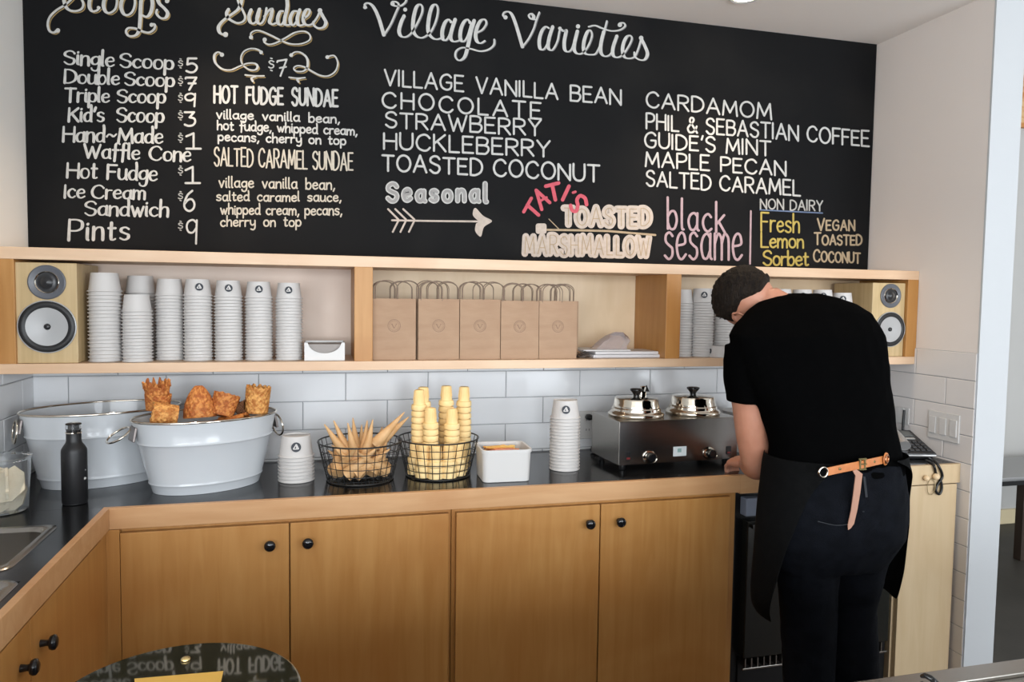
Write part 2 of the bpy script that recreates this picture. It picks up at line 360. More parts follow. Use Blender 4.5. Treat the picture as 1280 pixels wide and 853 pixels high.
# inset sinks in the left worktop
def sink(lab, x0, x1, y0, y1, depth):
    t = thing('sink', lab, 'sink', ((x0+x1)/2, (y0+y1)/2, ZC0))
    o = rrect(x0-.012, x1+.012, y0-.012, y1+.012, .03); i_ = rrect(x0+.006, x1-.006, y0+.006, y1-.006, .035); j = rrect(x0+.012, x1-.012, y0+.012, y1-.012, .04)
    rg = [[(x, y, ZC0+.0005) for x, y in o], [(x, y, ZC0+.004) for x, y in rrect(x0-.009, x1+.009, y0-.009, y1+.009, .03)], [(x, y, ZC0+.004) for x, y in i_],
          [(x, y, ZC0-.006) for x, y in j]]
    P(MB().rings(rg, False), 'rim', steel_m, t, 0, 50)
    rg = [[(x, y, ZC0-.006) for x, y in j], [(x, y, ZC0-depth+.02) for x, y in rrect(x0+.014, x1-.014, y0+.014, y1-.014, .04)], [(x, y, ZC0-depth) for x, y in rrect(x0+.03, x1-.03, y0+.03, y1-.03, .035)]]
    b = MB().rings(rg, False); n = len(j); b.f.append(tuple(range(2*n, 3*n))); P(b, 'basin', steel_m, t, 0, 50)
    P(MB().lathe([(.0001, .002), (.014, .002), (.02, .0), ], 20, TR(((x0+x1)/2, (y0+y1)/2, ZC0-depth+.001))), 'drain', chrome, t, 0)
sink('stainless steel basin in the corner beside the black bottle', SX0+.012, SX1-.004, SY0+.006, SY1-.012, .15)
sink('shallow stainless steel drainboard nearest the photographer', SX0+.012, SX1+.045, SB0+.012, SB1-.006, .012)

# serving counter between the photographer and the work aisle
sc = thing('serving_counter', 'stainless steel topped serving counter in the near foreground', 'counter', (.9, -2.2, 0))
P(MB().box(-.09, 2.95, -1.862, -1.822, .862, .900), 'raised_edge', steel_m, sc, .002)
P(MB().box(-.09, 2.95, -2.45, -1.863, .862, .893), 'steel_top', steel_m, sc, .002)
P(MB().box(-.06, 2.92, -2.42, -1.90, .001, .862), 'body', black_m, sc, .002)  # unseen body blackened and right end lengthened to darken the low doors
hk = thing('tongs', 'small black hooked tool lying on the steel serving counter', 'tool', (1.80, -1.88, .895))
P(MB().tube([at(1152, 846, 'z', .905), at(1157, 845, 'z', .911), at(1163, 848, 'z', .910), at(1168, 852, 'z', .903), at(1174, 858, 'z', .899)], [.003, .0045, .005, .005, .004], 8), 'hook', blackgloss, hk, 0, 50)

# ================================================================ CHALKBOARD
cb = thing('chalkboard', 'large black chalkboard menu covered in hand-lettered ice cream flavours and prices', 'chalkboard', (1.55, 0, 1.65))
YB = -.004
P(MB().box(XL+.001, XR-.006, YB, .008, ZS1+.0005, ZC-.001), 'board_panel', board_m, cb, 0)
PAINTS = {}
def paint(n, c):
    if n not in ('black', 'grey', 'smudge', 'midgrey'): c = tuple(x*.74 for x in c)
    if n not in PAINTS: PAINTS[n] = mat('chalk_'+n, c, .8, col2=tuple(x*.86 for x in c), scale=60, detail=2)
    return PAINTS[n]
paint('white', (.66, .65, .62)); paint('dim', (.50, .49, .46)); paint('cream', (.66, .60, .50)); paint('grey', (.17, .17, .17)); paint('ochre', (.36, .25, .10)); paint('pink', (.52, .37, .40)); paint('red', (.72, .12, .16)); paint('yellow', (.55, .42, .10)); paint('midgrey', (.30, .29, .28)); paint('black', (.0065, .007, .0085)); paint('blue', (.16, .22, .36)); paint('marsh', (.66, .56, .48)); paint('tan', (.50, .38, .24)); paint('smudge', (.04, .04, .042))
def smooth_pts(p, closed=False, n=6):
    if len(p) < 3: return p
    out = []; N = len(p); rng = range(N if closed else N-1)
    for i in rng:
        p0 = p[(i-1) % N] if (closed or i > 0) else p[0]; p1 = p[i]; p2 = p[(i+1) % N]; p3 = p[(i+2) % N] if (closed or i+2 < N) else p[-1]
        for k in range(n):
            t = k/n; out.append(tuple(.5*((2*b)+(-a+c)*t+(2*a-5*b+4*c-d)*t*t+(-a+3*b-3*c+d)*t**3) for a, b, c, d in zip(p0, p1, p2, p3)))
    if not closed: out.append(p[-1])
    return out
class Ink:
    """flat ribbon strokes lying on a plane; pen positions come as picture points on the board"""
    lift = 0
    def __init__(s, tomap): s.mb = MB(); s.map = tomap; s.n = 0
    def stroke(s, pts, w, calli=None, caps=True):
        """pts in picture coordinates, w = width in picture pixels"""
        q = [p for i, p in enumerate(pts) if i == 0 or math.dist(p, pts[i-1]) > .05]
        if len(q) == 1: q = [q[0], (q[0][0]+.3, q[0][1])]
        if len(q) < 2: return
        s.n += 1; L, Rr = [], []
        for i, p in enumerate(q):
            a = q[max(i-1, 0)]; b = q[min(i+1, len(q)-1)]; dx, dy = b[0]-a[0], b[1]-a[1]; l = math.hypot(dx, dy) or 1; dx /= l; dy /= l
            ww = w/2
            if calli: ww = (calli+(w-calli)*abs(dy)**1.6)/2 if dy > 0 or i == 0 else (calli+(w-calli)*.25*abs(dy))/2
            # bound the mitre at sharp corners
            L.append((p[0]-dy*ww, p[1]+dx*ww)); Rr.append((p[0]+dy*ww, p[1]-dx*ww))
        z = s.n*2.5e-6
        M_ = lambda p: s.map(p[0], p[1], z)
        vs = [M_(p) for p in L]+[M_(p) for p in Rr]; n = len(q)
        s.mb.add(vs, [(i, i+1, n+i+1, n+i) for i in range(n-1)])
        if caps:
            ends = [q[0], q[-1]] if not calli else [q[0], q[-1]]
            for c, e1, e2 in ((q[0], L[0], Rr[0]), (q[-1], L[-1], Rr[-1])):
                r_ = math.dist(e1, e2)/2
                if r_ > .25: s.disc(c, r_, 10)
    def disc(s, c, r_, seg=14, sy=1):
        s.n += 1; z = s.n*2.5e-6
        s.mb.add([s.map(c[0]+r_*math.cos(2*PI*i/seg), c[1]+r_*sy*math.sin(2*PI*i/seg), z) for i in range(seg)], [tuple(range(seg))])
    def poly(s, pts):
        s.n += 1; z = s.n*2.5e-6; s.mb.add([s.map(p[0], p[1], z) for p in pts], [tuple(range(len(pts)))])
    def done(s, name, m, par, label=None):
        o = s.mb.obj(name, m, par, world=True)
        if label: o['label'] = label
        return o
LAYER = [0]
def on_board(lift=0):
    base = YB-.0006-lift
    def f(px, py, z):
        v = at(px, py, 'y', YB); return (v.x, base-z, v.z)
    return f

CAPS = {
'A': (8, "0,0 4,10 8,0|1.4,3.5 6.6,3.5"), 'B': (6.5, "0,0 0,10|~0,10 4,10 6,8.6 5.4,6 3.4,5.3 0,5.3|~0,5.3 3.8,5.3 6.2,4.4 6.5,2.2 5,.2 3,0 0,0"),
'C': (7.8, "~7.5,8 6,9.6 4,10 1.4,8.5 .1,5 1.2,1.5 4,0 6.2,.4 7.7,2"), 'D': (7.3, "0,0 0,10|~0,10 3,10 6.2,8.2 7.3,5 6.2,1.8 3,0 0,0"),
'E': (5.8, "5.6,10 0,10 0,0 5.8,0|0,5.2 4.8,5.2"), 'F': (5.4, "5.6,10 0,10 0,0|0,5.2 4.6,5.2"),
'G': (7.8, "~7.4,8.3 6,9.7 4,10 1.4,8.5 .1,5 1.2,1.5 4,0 6.5,.6 7.6,2.4|7.6,2.4 7.6,4.8 4.4,4.8"), 'H': (7, "0,0 0,10|7,0 7,10|0,5.2 7,5.2"),
'I': (.6, "0,0 0,10"), 'J': (5, "~4.5,10 4.5,2.5 3,0 1,0 0,2"), 'K': (6.6, "0,0 0,10|6.2,10 0,4.4|2,5.8 6.6,0"), 'L': (5.4, "0,10 0,0 5.4,0"),
'M': (9, "0,0 .9,10 4.5,2 8.1,10 9,0"), 'N': (7.4, "0,0 0,10 7.4,0 7.4,10"), 'O': (8.4, "~4.2,10 1.3,8.6 0,5 1.3,1.4 4.2,0 7.1,1.4 8.4,5 7.1,8.6 4.2,10"),
'P': (6.2, "0,0 0,10|~0,10 3.6,10 6,8.8 6,6 3.6,4.6 0,4.6"), 'R': (6.6, "0,0 0,10|~0,10 3.6,10 6,8.8 6,6.2 3.6,5 0,5|2.8,5 6.6,0"),
'S': (6.4, "~6.1,8.4 4.8,9.8 2.6,10 .6,8.6 .6,6.6 3,5.3 5.6,4.2 6.2,2.2 4.8,.2 2.4,0 .2,1.6"), 'T': (7.2, "0,10 7.2,10|3.6,10 3.6,0"),
'U': (7, "~0,10 0,3.4 1.2,.8 3.5,0 5.8,.8 7,3.4 7,10"), 'V': (7.4, "0,10 3.7,0 7.4,10"), 'W': (10.4, "0,10 2.8,0 5.2,8 7.6,0 10.4,10"), 'Y': (7, "0,10 3.5,5 7,10|3.5,5 3.5,0"),
'&': (7.6, "~7.6,0 4,4.8 1.8,7.6 2.6,10 4.4,9.8 4.6,7.8 1.4,4.6 .1,2.4 1.4,.1 4,.2 6.2,2.2 7.2,4.4"), "'": (1, "1,10.4 .2,7.8"), ' ': (3.6, ""), ',': (1, "1,.8 0,-1.8"), '.': (.6, "0,0 .1,.2"), '~': (6, "~0,4 1.4,5.6 3,5 4.4,4 6,5.8"), '-': (4, "0,4 4,4"),
'1': (4, "0,8 2.4,10 2.4,0|0,0 4.8,0"), '3': (5.6, "0,10 5,10 2.6,6.2|~2.6,6.2 5,5.4 5.6,3 4.4,.6 2,0 0,1"), '5': (5.4, "5.2,10 .8,10 .5,5.6|~.5,5.6 3,6.4 5,5 5.4,2.8 4,.4 2,0 0,1"),
'6': (6, "~4.8,9.8 2,7.6 .3,4 .6,1.4 3,0 5.4,1.2 6,3.6 4.6,5.6 2.4,5.4 .5,3.6"), '7': (5.6, "0,9.2 .2,10 5.8,10 2,-1|1.6,4.8 5.4,4.8"), '9': (5.4, "~5.2,8.6 3.4,10 1,9 .2,6.6 1.2,4.2 3.4,4 5.2,6.2|5.4,9.8 5,-1.5"),
'$': (3.4, "~3.2,7.6 1.6,8.6 .2,7.4 1.2,5.6 3,4.4 3,2.4 1.4,1.4 0,2.4|1.2,11 2.2,10.6|1.2,-.6 2.2,-1.2"),
}
LOW = {
'a': (5, "~4.6,5 3,6 1,5.2 0,3 1,.5 3,.3 4.5,2|~4.7,6 4.6,1 5.4,.1"), 'b': (4.8, "0,10.4 .1,0|~.1,2 1.4,.1 3.6,.3 4.8,3 3.8,5.7 1.8,5.8 .1,4"), 'c': (4.4, "~4.3,5 2.8,6 .9,5.1 0,3 .9,.8 2.7,0 4.5,1"),
'd': (5, "~4.6,4.6 3,6 1,5.2 0,3 1,.5 3,.3 4.6,2|~4.4,10.6 4.7,8 4.6,1 5.3,0"), 'e': (4.6, "~.4,3.1 4.2,3.6 3.9,5.4 2.4,6 .7,5 0,3 .8,.7 2.6,0 4.7,1.1"), 'f': (3.6, "~4.4,9.6 3,10.2 1.8,8.8 1.7,4 1.4,-1.6|0,5.6 3.8,5.6"),
'g': (4.8, "~4.5,5 3,6 1,5.2 0,3.2 1,1 3,.9 4.5,2.6|~4.7,6 4.6,-1.4 3,-3.6 .8,-3.2 .2,-2"), 'h': (4.6, "0,10.4 0,0|~0,3.6 1.6,5.8 3.6,5.8 4.4,4 4.4,0"), 'i': (.8, "~.2,6 .2,1 .8,.1|.2,8.2 .4,8.4"),
'k': (4.6, "0,10.4 0,0|4.2,6 0,2.6|1.4,3.6 4.6,0"), 'l': (1, "~.1,10.4 .1,1.2 1,.1"), 'm': (7.4, "0,6 0,0|~0,3.6 1.6,5.9 3,5.4 3.6,4 3.6,0|~3.6,3.6 5,5.9 6.6,5.4 7.2,4 7.2,0"), 'n': (4.6, "0,6 0,0|~0,3.6 1.6,5.8 3.6,5.8 4.4,4 4.5,0"),
'o': (5, "~2.5,6 .7,5.2 0,3 .7,.8 2.5,0 4.3,.8 5,3 4.3,5.2 2.5,6"), 'p': (4.8, "0,6 0,-3.6|~0,4 1.4,5.9 3.6,5.8 4.8,3.2 3.8,.5 1.6,.3 0,1.8"), 'r': (3.4, "0,6 0,0|~0,3.6 1.2,5.6 3.5,5.8"),
's': (4.2, "~4,5.2 2.4,6 .6,5.4 .5,4 2.2,3.1 3.8,2.4 3.8,.8 2,0 0,.8"), 't': (3.4, "~1.4,8.6 1.4,1.4 2.2,.1 3.5,.6|0,6 3.4,6"), 'u': (4.8, "~0,6 0,1.8 1.2,.1 3,.3 4.5,2.2|~4.6,6 4.6,1 5.2,0"),
'v': (4.6, "0,6 2.3,0 4.6,6"), 'w': (6.8, "0,6 1.9,0 3.4,5 5,0 6.8,6"), 'y': (4.8, "~0,6 .2,3 1.4,1.4 3,1.6 4.5,3|~4.6,6 4.6,-1 3,-3.4 .6,-2.8"),
}
def glyph(ch, small):
    """small: lower-case letters are drawn as small capitals"""
    if ch in LOW:
        if small:
            w_, d = CAPS[ch.upper()]; return w_*small, d, small
        return (*LOW[ch], 1)
    w_, d = CAPS[ch]; return w_, d, 1
def parse(d):
    out = []
    for s in d.split('|'):
        if not s: continue
        sm = s[0] == '~'; p = [tuple(float(x) for x in q.split(',')) for q in s.lstrip('~').split()]
        cl = len(p) > 3 and p[0] == p[-1]
        if sm: p = smooth_pts(p[:-1], True)+[p[0]] if cl else smooth_pts(p)
        out.append((p, sm))
    return out
GC = {}
def write(ink, s, p0, p1, H, w, gap=2.2, small=0, slant=0, wob=.25, calli=None, arc=None, space=None, low=1):
    """letter string s from p0 to p1 (baseline ends) with cap height H, all in picture points"""
    rnd = random.Random(s); tot = 0; items = []
    for ch in s:
        wd, d, sc_ = glyph(ch, small)
        if ch == ' ' and space: wd = space
        items.append((ch, tot, d, sc_, wd)); tot += wd+gap
    tot -= gap; dx, dy = (p1[0]-p0[0])/tot, (p1[1]-p0[1])/tot
    for ch, x0, d, sc_, wd in items:
        jy = rnd.uniform(-wob, wob); js = 1+rnd.uniform(-.04, .04)
        for pts, sm in parse(d):
            q = []
            for gx, gy in pts:
                if ch in LOW and not small: gy *= low
                X = x0+gx*sc_+slant*gy*sc_; Y = (gy*sc_+jy)*js
                q.append((p0[0]+dx*X, p0[1]+dy*X-Y*H/10))
            if sm: ink.stroke(q, w, calli)
            else:
                for a, b in zip(q, q[1:]): ink.stroke([a, b], w, calli and min(calli*1.5, w))
def line(s, p0, p1, H, w, col='white', **k):
    lb = k.pop('label', None); inner = k.pop('inner', None)
    i = Ink(on_board()); write(i, s, p0, p1, H, w, **k); o = i.done('lettering', PAINTS[col], cb, lb)
    if inner:
        i = Ink(on_board(.0009)); write(i, s, p0, p1, H, inner[0], **k); i.done('lettering_inline', PAINTS[inner[1]], o)
    return o
# middle columns
line('VILLAGE VANILLA BEAN', (481, 106), (776, 131), 19, 2.5, space=4.5)
line('CHOCOLATE', (478, 134), (676, 149), 19.5, 2.6, gap=3.2)
line('STRAWBERRY', (482, 159), (676, 170), 19, 2.5)
line('HUCKLEBERRY', (480, 186), (687, 196), 20, 2.6)
line('TOASTED COCONUT', (478, 213), (749, 227), 20, 2.7, space=3)
line('CARDAMOM', (808, 134), (964, 149), 18.5, 2.4)
line("PHIL & SEBASTIAN COFFEE", (808, 161), (1086, 183), 18.5, 2.4, space=3)
line("GUIDE'S MINT", (806, 184), (963, 195), 18, 2.4)
line('MAPLE PECAN', (807, 208), (982, 220), 18, 2.4)
line('SALTED CARAMEL', (808, 232), (1000, 245), 18.5, 2.4, space=3)
# first column: prices
dk = dict(gap=1.6, wob=.15, low=1.13, calli=1.7, slant=.04)
line('Single Scoop', (80, 80), (216, 87), 16.5, 3.7, space=.6, **dk); line('Double Scoop', (81, 103.5), (217, 108.5), 16, 3.7, space=.6, **dk)
line('Triple Scoop', (81, 127), (206, 129), 16, 3.6, space=2.4, **dk); line("Kid's Scoop", (86, 152), (204, 153), 17, 3.6, space=6, **dk)
line('Hand~Made', (79, 177), (203, 179), 17.5, 3.6, **dk); line('Waffle Cone', (105, 197), (238, 202), 17, 3.5, space=3.4, **dk)
line('Hot Fudge', (84, 222), (196, 226), 18, 3.5, space=3.6, **dk); line('Ice Cream', (81, 247), (181, 249), 15.5, 3.4, space=1.6, **dk)
line('Sandwich', (106, 269), (210, 271), 17, 3.5, **dk); line('Pints', (86, 300), (161, 300), 25, 4.2, gap=2.4, calli=2, slant=.04)
for d, x, y, h in (('5', 233, 90.5, 17), ('7', 232, 111, 13.5), ('9', 231, 131, 14.5), ('3', 231, 157.5, 17), ('1', 233, 186, 20), ('1', 232, 229, 21), ('6', 230, 264, 25), ('9', 233, 301, 27)):
    line(d, (x, y), (x+(13 if d != '1' else 15), y), h, 2.6 if d != '9' else 2.4, wob=0)
for y in (84, 106, 127, 149, 177, 218, 250, 287): line('$', (223, y), (228.5, y), 9.5, 1.3, 'dim', wob=0)
# second column
line('HOT FUDGE SUNDAE', (268, 128), (422, 133), 20.5, 3.0, space=6, gap=2.6)
s2 = dict(gap=1.9, wob=.3, space=5)
line('village vanilla bean,', (271, 148), (424, 154), 11, 2.0, **s2); line('hot fudge, whipped cream,', (272, 162), (446, 169), 11.5, 2.0, gap=1.7, space=3.6, wob=.3)
line('pecans, cherry on top', (273, 176), (432, 181), 11, 2.0, gap=1.9, space=4, wob=.3)
line('SALTED CARAMEL SUNDAE', (268, 207), (441, 213), 22, 2.1, 'cream', gap=2.2, space=3.4)
line('village vanilla bean,', (274, 234), (418, 237), 13, 1.9, 'cream', **s2); line('salted caramel sauce,', (271, 251), (426, 252), 11.5, 1.9, 'cream', **s2)
line('whipped cream, pecans,', (276, 268), (427, 269), 12.5, 1.9, 'cream', gap=1.8, space=3.4, wob=.3); line('cherry on top', (276, 283), (376, 283), 12, 1.9, 'cream', gap=1.9, space=5)
# seasonal
o = line('Seasonal', (484.5, 251), (608, 252), 22, 6.6, 'white', gap=4.4, wob=.3, inner=(3.4, 'midgrey'))
i = Ink(on_board())
i.stroke([(490, 275.5), (545, 276.5), (600, 277)], 2.3)
for k in (0, 9, 19): i.stroke([(485+k, 261.5), (498+k*1.05, 274.5)], 2.3); i.stroke([(498+k*1.05, 276), (491+k*1.06, 290)], 2.3)
i.poly(smooth_pts([(594, 260), (604, 270), (615, 276.5), (605, 284), (601, 296), (594, 289), (595, 280), (598, 277), (591, 269)], True))
i.done('arrow_drawing', PAINTS['marsh'], cb, 'hand-drawn feathered arrow pointing right')
# pink and marshmallow lettering
mw = dict(gap=3.4, wob=.3)
line('TOASTED', (705, 281), (812, 283), 21, 9.0, 'marsh', inner=(1.0, 'tan'), **mw)
line('MARSHMALLOW', (656, 317), (811, 320), 22, 8.6, 'marsh', inner=(1.0, 'tan'), **mw)
i = Ink(on_board(.0016))
for st in ([(663, 248), (668, 262.5)][::1], ): pass
def S_(pts, w_): i.stroke(smooth_pts(pts) if len(pts) > 2 else pts, w_)
S_([(654.5, 265), (664, 248)], 4.2); S_([(659, 256.5), (673, 269)], 4.4)          # T
S_([(670, 238), (677, 262)], 4.2); S_([(670, 238), (687, 253.5)], 4.2); S_([(674, 252), (683, 247)], 3)  # A
S_([(682, 233), (698, 229)], 4.6); S_([(690, 231), (694, 250)], 4.6)              # T
S_([(711, 233), (703, 250)], 4.6)                                                 # I
S_([(716, 241), (719, 240)], 3.2)
S_([(733, 256), (731, 248), (725, 245), (721, 250), (722, 257), (720, 264), (715, 263), (713, 257)], 4.6)  # S
i.done('lettering', PAINTS['red'], cb, 'coral red lettering TATI\'S slanted upward')
i = Ink(on_board(.0006)); i.stroke([(684, 287.5), (720, 288), (760, 289), (819, 294)], 2.6); i.stroke([(686, 274), (699, 287)], 1.1); i.done('skewer_drawing', PAINTS['tan'], cb)
i = Ink(on_board(.0014)); i.poly(rrect(669.5, 683, 279.5, 292.5, 3)); i.done('marshmallow_drawing', PAINTS['marsh'], cb)
line('black', (834.5, 286), (906, 291), 37, 3.0, 'pink', gap=2.6, wob=0)
line('sesame', (831, 324), (927, 325), 54, 3.0, 'pink', gap=2.0, wob=0)
i = Ink(on_board()); i.stroke([(938.5, 264), (937.5, 330)], 2.2); i.done('divider_line', PAINTS['pink'], cb)
line('NON DAIRY', (950.5, 261), (1028, 264), 12.5, 1.8, 'dim', gap=2.4)
i = Ink(on_board()); i.stroke([(950, 262.5), (1028, 266.5)], 1.6); i.done('underline', PAINTS['blue'], cb)
line('Fresh', (951.5, 289), (999, 291), 22.5, 2.3, 'yellow', gap=1.8, wob=.2); line('Lemon', (951.5, 309), (1004, 310), 18, 2.3, 'yellow', gap=1.6, wob=.2); line('Sorbet', (954, 331.5), (1010, 332), 18, 2.4, 'yellow', gap=1.4, wob=0)
line('Vegan', (1022, 288), (1068, 288), 14.5, 2.2, 'tan', small=.85, gap=2.4); line('Toasted', (1018, 306), (1077, 306.5), 14, 2.2, 'tan', small=.85, gap=2); line('Coconut', (1017, 327), (1075, 329), 15, 2.2, 'tan', small=.85, gap=2)

# brush-lettered headings: each stroke follows the sign writer's pen
def head(strokes, w_, thin, shadow, off, label, sw=1.5, sc_=1, ox=0, oy=0, dots=()):
    K = lambda p: (ox+p[0]/sc_, oy+p[1]/sc_)
    a = Ink(on_board()); b = Ink(on_board(.0008))
    for s in strokes:
        q = smooth_pts([K(p) for p in s])
        for dd in ((1, 1),): a.stroke([(x+off[0], y+off[1]) for x, y in q], sw+1.2, sw*.8)
        b.stroke(q, w_, thin)
    for (x, y, r_) in dots:
        c = K((x, y)); b.disc(c, r_/sc_, 14)
    o = b.done('heading_lettering', PAINTS['white'], cb, label); a.done('heading_shadow', PAINTS[shadow], o)
def pt(s): return [tuple(float(v) for v in q.split(',')) for q in s.split()]
village = [pt("45,62 38,40 60,26 95,40 125,80 160,160 200,295"), pt("200,295 255,210 300,110 325,45 310,20 280,15 272,38 300,52 345,48 380,20 390,-10"),
 pt("370,135 345,190 328,260 345,305 385,312 430,280 480,200 520,110 522,55 500,38 472,65 450,150 445,240 462,290 500,318 545,310 600,260 640,170 655,90 645,45 620,42 598,75 578,160 572,250 590,300 630,330 675,325 700,300"),
 pt("765,185 745,165 715,190 692,260 695,325 720,340 750,300 780,200"), pt("800,165 770,260 762,320 785,350 825,345 850,330"),
 pt("925,190 905,165 875,185 850,240 842,310 858,350 885,340 910,290 935,200"), pt("960,175 930,280 905,400 880,480 835,510 803,480 810,430 860,402 930,412 1010,432 1080,418 1125,380 1130,335"),
 pt("985,275 1030,250 1062,200 1050,165 1015,175 985,230 972,300 985,350 1015,365 1050,345")]
head(village, 4.6, 1.7, 'grey', (1.6, .7), 'large white brush script reading Village', 1.2, 6.737, 450, 0, dots=((380, 82, 17), (42, 62, 16), (280, 35, 12)))
varieties = [pt("75,145 55,125 65,100 100,95 130,125 165,220 210,375"), pt("210,375 260,310 300,230 322,160 345,100"), pt("322,160 300,155 275,150 260,125 280,110 300,130 296,150"),
 pt("420,225 395,215 365,250 345,320 350,385 375,398 405,360 440,260"), pt("452,215 425,300 415,370 430,400 455,395 490,330 510,240 540,250 560,245 545,330 548,395 575,415 605,390 630,310 650,250"),
 pt("650,250 628,340 625,400 650,430 690,425 735,370 765,290 755,245 730,255 705,320 698,390 715,430 760,438 800,425 840,340 870,230 885,170"), pt("860,255 838,350 838,420 865,450 900,445 925,420"),
 pt("965,290 935,380 935,440 965,460 1010,440 1060,370 1085,310 1070,285 1040,300 1015,360 1012,420 1030,460 1070,468 1110,450 1140,380 1160,310"), pt("1160,310 1190,370 1210,430 1190,475 1150,480 1110,455 1105,420"),
 pt("740,215 790,205 850,228 920,248 990,240 1030,210 1020,185 990,185")]
head(varieties, 4.3, 1.6, 'grey', (1.5, .7), 'large white brush script reading Varieties', 1.2, 6.4, 620, 0, dots=((655, 212, 17), (75, 140, 17), (510, 228, 14), (1160, 305, 18), (990, 200, 18)))
sund = [pt("240,80 225,110 235,150 275,180 320,195 365,180 380,140 350,70 320,10 325,-40 350,-40 350,10 320,80 240,140 180,190 155,235 170,280 215,295"),
 pt("430,85 412,140 425,190 460,195 490,150 505,75"), pt("500,80 480,150 490,195 520,195 545,150 560,70"), pt("545,140 575,95 605,75 600,130 585,185 610,205 640,195"),
 pt("700,95 675,100 655,150 660,200 690,205 715,160"), pt("730,-30 735,60 715,150 715,205 750,212"), pt("815,95 785,100 760,150 765,200 790,210 820,170"), pt("840,85 820,150 825,205 850,215 880,205"),
 pt("870,160 910,130 925,90 900,80 875,120 870,180 895,210 940,205 985,150 1010,95"), pt("1010,95 1035,140 1060,190 1040,230 995,238 960,215 955,185")]
head(sund, 4.4, 2.2, 'ochre', (2.0, 1.9), 'large white brush script reading Sundaes', 1.6, 6.737, 250, 0, dots=((1010, 90, 20), (215, 292, 22), (235, 90, 14)))
fl_ = [pt("430,315 430,280 470,258 520,265 600,300 680,340 760,370 850,370 920,340 925,295 880,265 800,275 720,320 640,362 580,375 540,355 545,330"),
 pt("185,455 150,440 120,470 130,530 185,580 260,590 330,560 400,535 460,535 485,560 465,590 410,585 360,545 345,490 370,435 430,410 490,420 520,445"),
 pt("765,465 800,440 850,445 900,490 905,560 870,600 810,600 790,575 820,555 880,565 940,600 1010,635 1080,640 1140,600 1160,530 1130,470 1070,480"),
 pt("380,632 460,640 540,640"), pt("470,645 435,660 445,685"), pt("750,652 820,660 885,655"), pt("850,660 820,670 830,690")]
head(fl_, 3.0, 1.7, 'ochre', (1.6, 2.0), 'white and ochre flourishes around the sundae price', 1.3, 6.737, 250, 0, dots=((430, 315, 17), (185, 462, 18), (545, 335, 18), (515, 442, 16), (768, 465, 16), (1072, 482, 16)))
line('7', (346.5, 94), (358, 92), 17, 2.2, wob=0); line('$', (336, 87), (342.5, 87), 13, 1.6, wob=0)
sco = [pt("155,270 125,290 85,275 70,215 90,150 150,90 230,40 300,-30 310,-90 270,-100 225,-60 215,10 245,80 310,100 370,80 385,30 350,-40 330,-90"),
 pt("500,-30 470,-50 445,-10 440,60 465,100 505,95 530,70"), pt("625,-60 580,-20 565,50 585,105 625,115 670,80 685,10 665,-40 625,-60"), pt("780,-55 735,-10 720,60 745,125 790,132 830,90 845,15 825,-40 780,-55"),
 pt("905,-60 895,60 890,180 880,270 850,315 790,320 765,280 790,250 850,255 910,280 970,290 1015,260 1020,220 985,215"), pt("895,20 930,-40 980,-40 1000,30 985,110 950,150 905,135"),
 pt("1130,-10 1090,-50 1050,-20 1060,30 1110,80 1135,120 1115,160 1070,160 1035,120 1040,90")]
head(sco, 4.6, 2.4, 'ochre', (2.2, 2.0), 'large white brush script reading Scoops, cut by the ceiling', 1.6, 7.11, 50, 0, dots=((160, 272, 20), (1130, 10, 20), (992, 222, 18), (520, 68, 14)))
# ================================================================ ON THE SHELF
ZF = SH0+.0005
def emblem_patch(r0, z0, slope, ang, rad, lift=.0006):
    """a round dark print with a white peak mark, lying on a cone wall"""
    def pos(u, v, l): a = ang+u/r0; z = z0+v; rr = r0+slope*v+l; return (rr*math.cos(a), rr*math.sin(a), z)
    d = MB(); n = 20; vs = [pos(0, 0, lift)]+[pos(rad*math.cos(2*PI*i/n), rad*math.sin(2*PI*i/n), lift) for i in range(n)]
    d.add(vs, [(0, i+1, (i+1) % n+1) for i in range(n)])
    k = MB()
    def seg(a, b, w_):
        dx, dy = b[0]-a[0], b[1]-a[1]; l = math.hypot(dx, dy); nx, ny = -dy/l*w_/2, dx/l*w_/2
        k.add([pos((a[0]+s*nx)*rad, (a[1]+s*ny)*rad, lift*2) for s in (1, -1)]+[pos((b[0]+s*nx)*rad, (b[1]+s*ny)*rad, lift*2) for s in (1, -1)], [(0, 1, 3, 2)])
    seg((-.55, -.35), (.05, .62), .2); seg((.05, .62), (.5, -.35), .2); seg((-.55, -.35), (.5, -.35), .2); seg((.05, .3), (.15, -.3), .22)
    return d, k
ink_m = mat('printed_ink', (.015, .02, .03), .5)
CR, CB, CH = .0445, .0365, .056
CUP_P = [(.0001, CH-.004), (CB-.003, CH-.004), (CB-.002, CH), (CB, CH), (CR-.0012, .004), (CR+.0022, .0042), (CR+.0028, .002), (CR+.0012, 0), (CR-.001, .0008), (CR-.0025, .006), (CB-.002, CH-.006), (.0001, CH-.006)]
cup_me = MB().lathe(CUP_P, 28).mesh('cup_wall', paper_m, 40)
def cup(loc, lab, group, logo=None, s=1):
    o = bpy.data.objects.new('paper_cup', cup_me); COL.objects.link(o); o.location = loc; o.scale = (s, s, s); tag(o, lab, 'paper cup', group)
    if logo is not None:
        d, k = emblem_patch((CR+CB)/2+.0035, CH*.62-.004, -(CR-CB)/CH, logo, .0125)
        e = d.obj('emblem', ink_m, o); k.obj('emblem_mark', paper_m, e)
    o.rotation_euler = (random.uniform(-.008, .008), random.uniform(-.008, .008), 0)
    return o
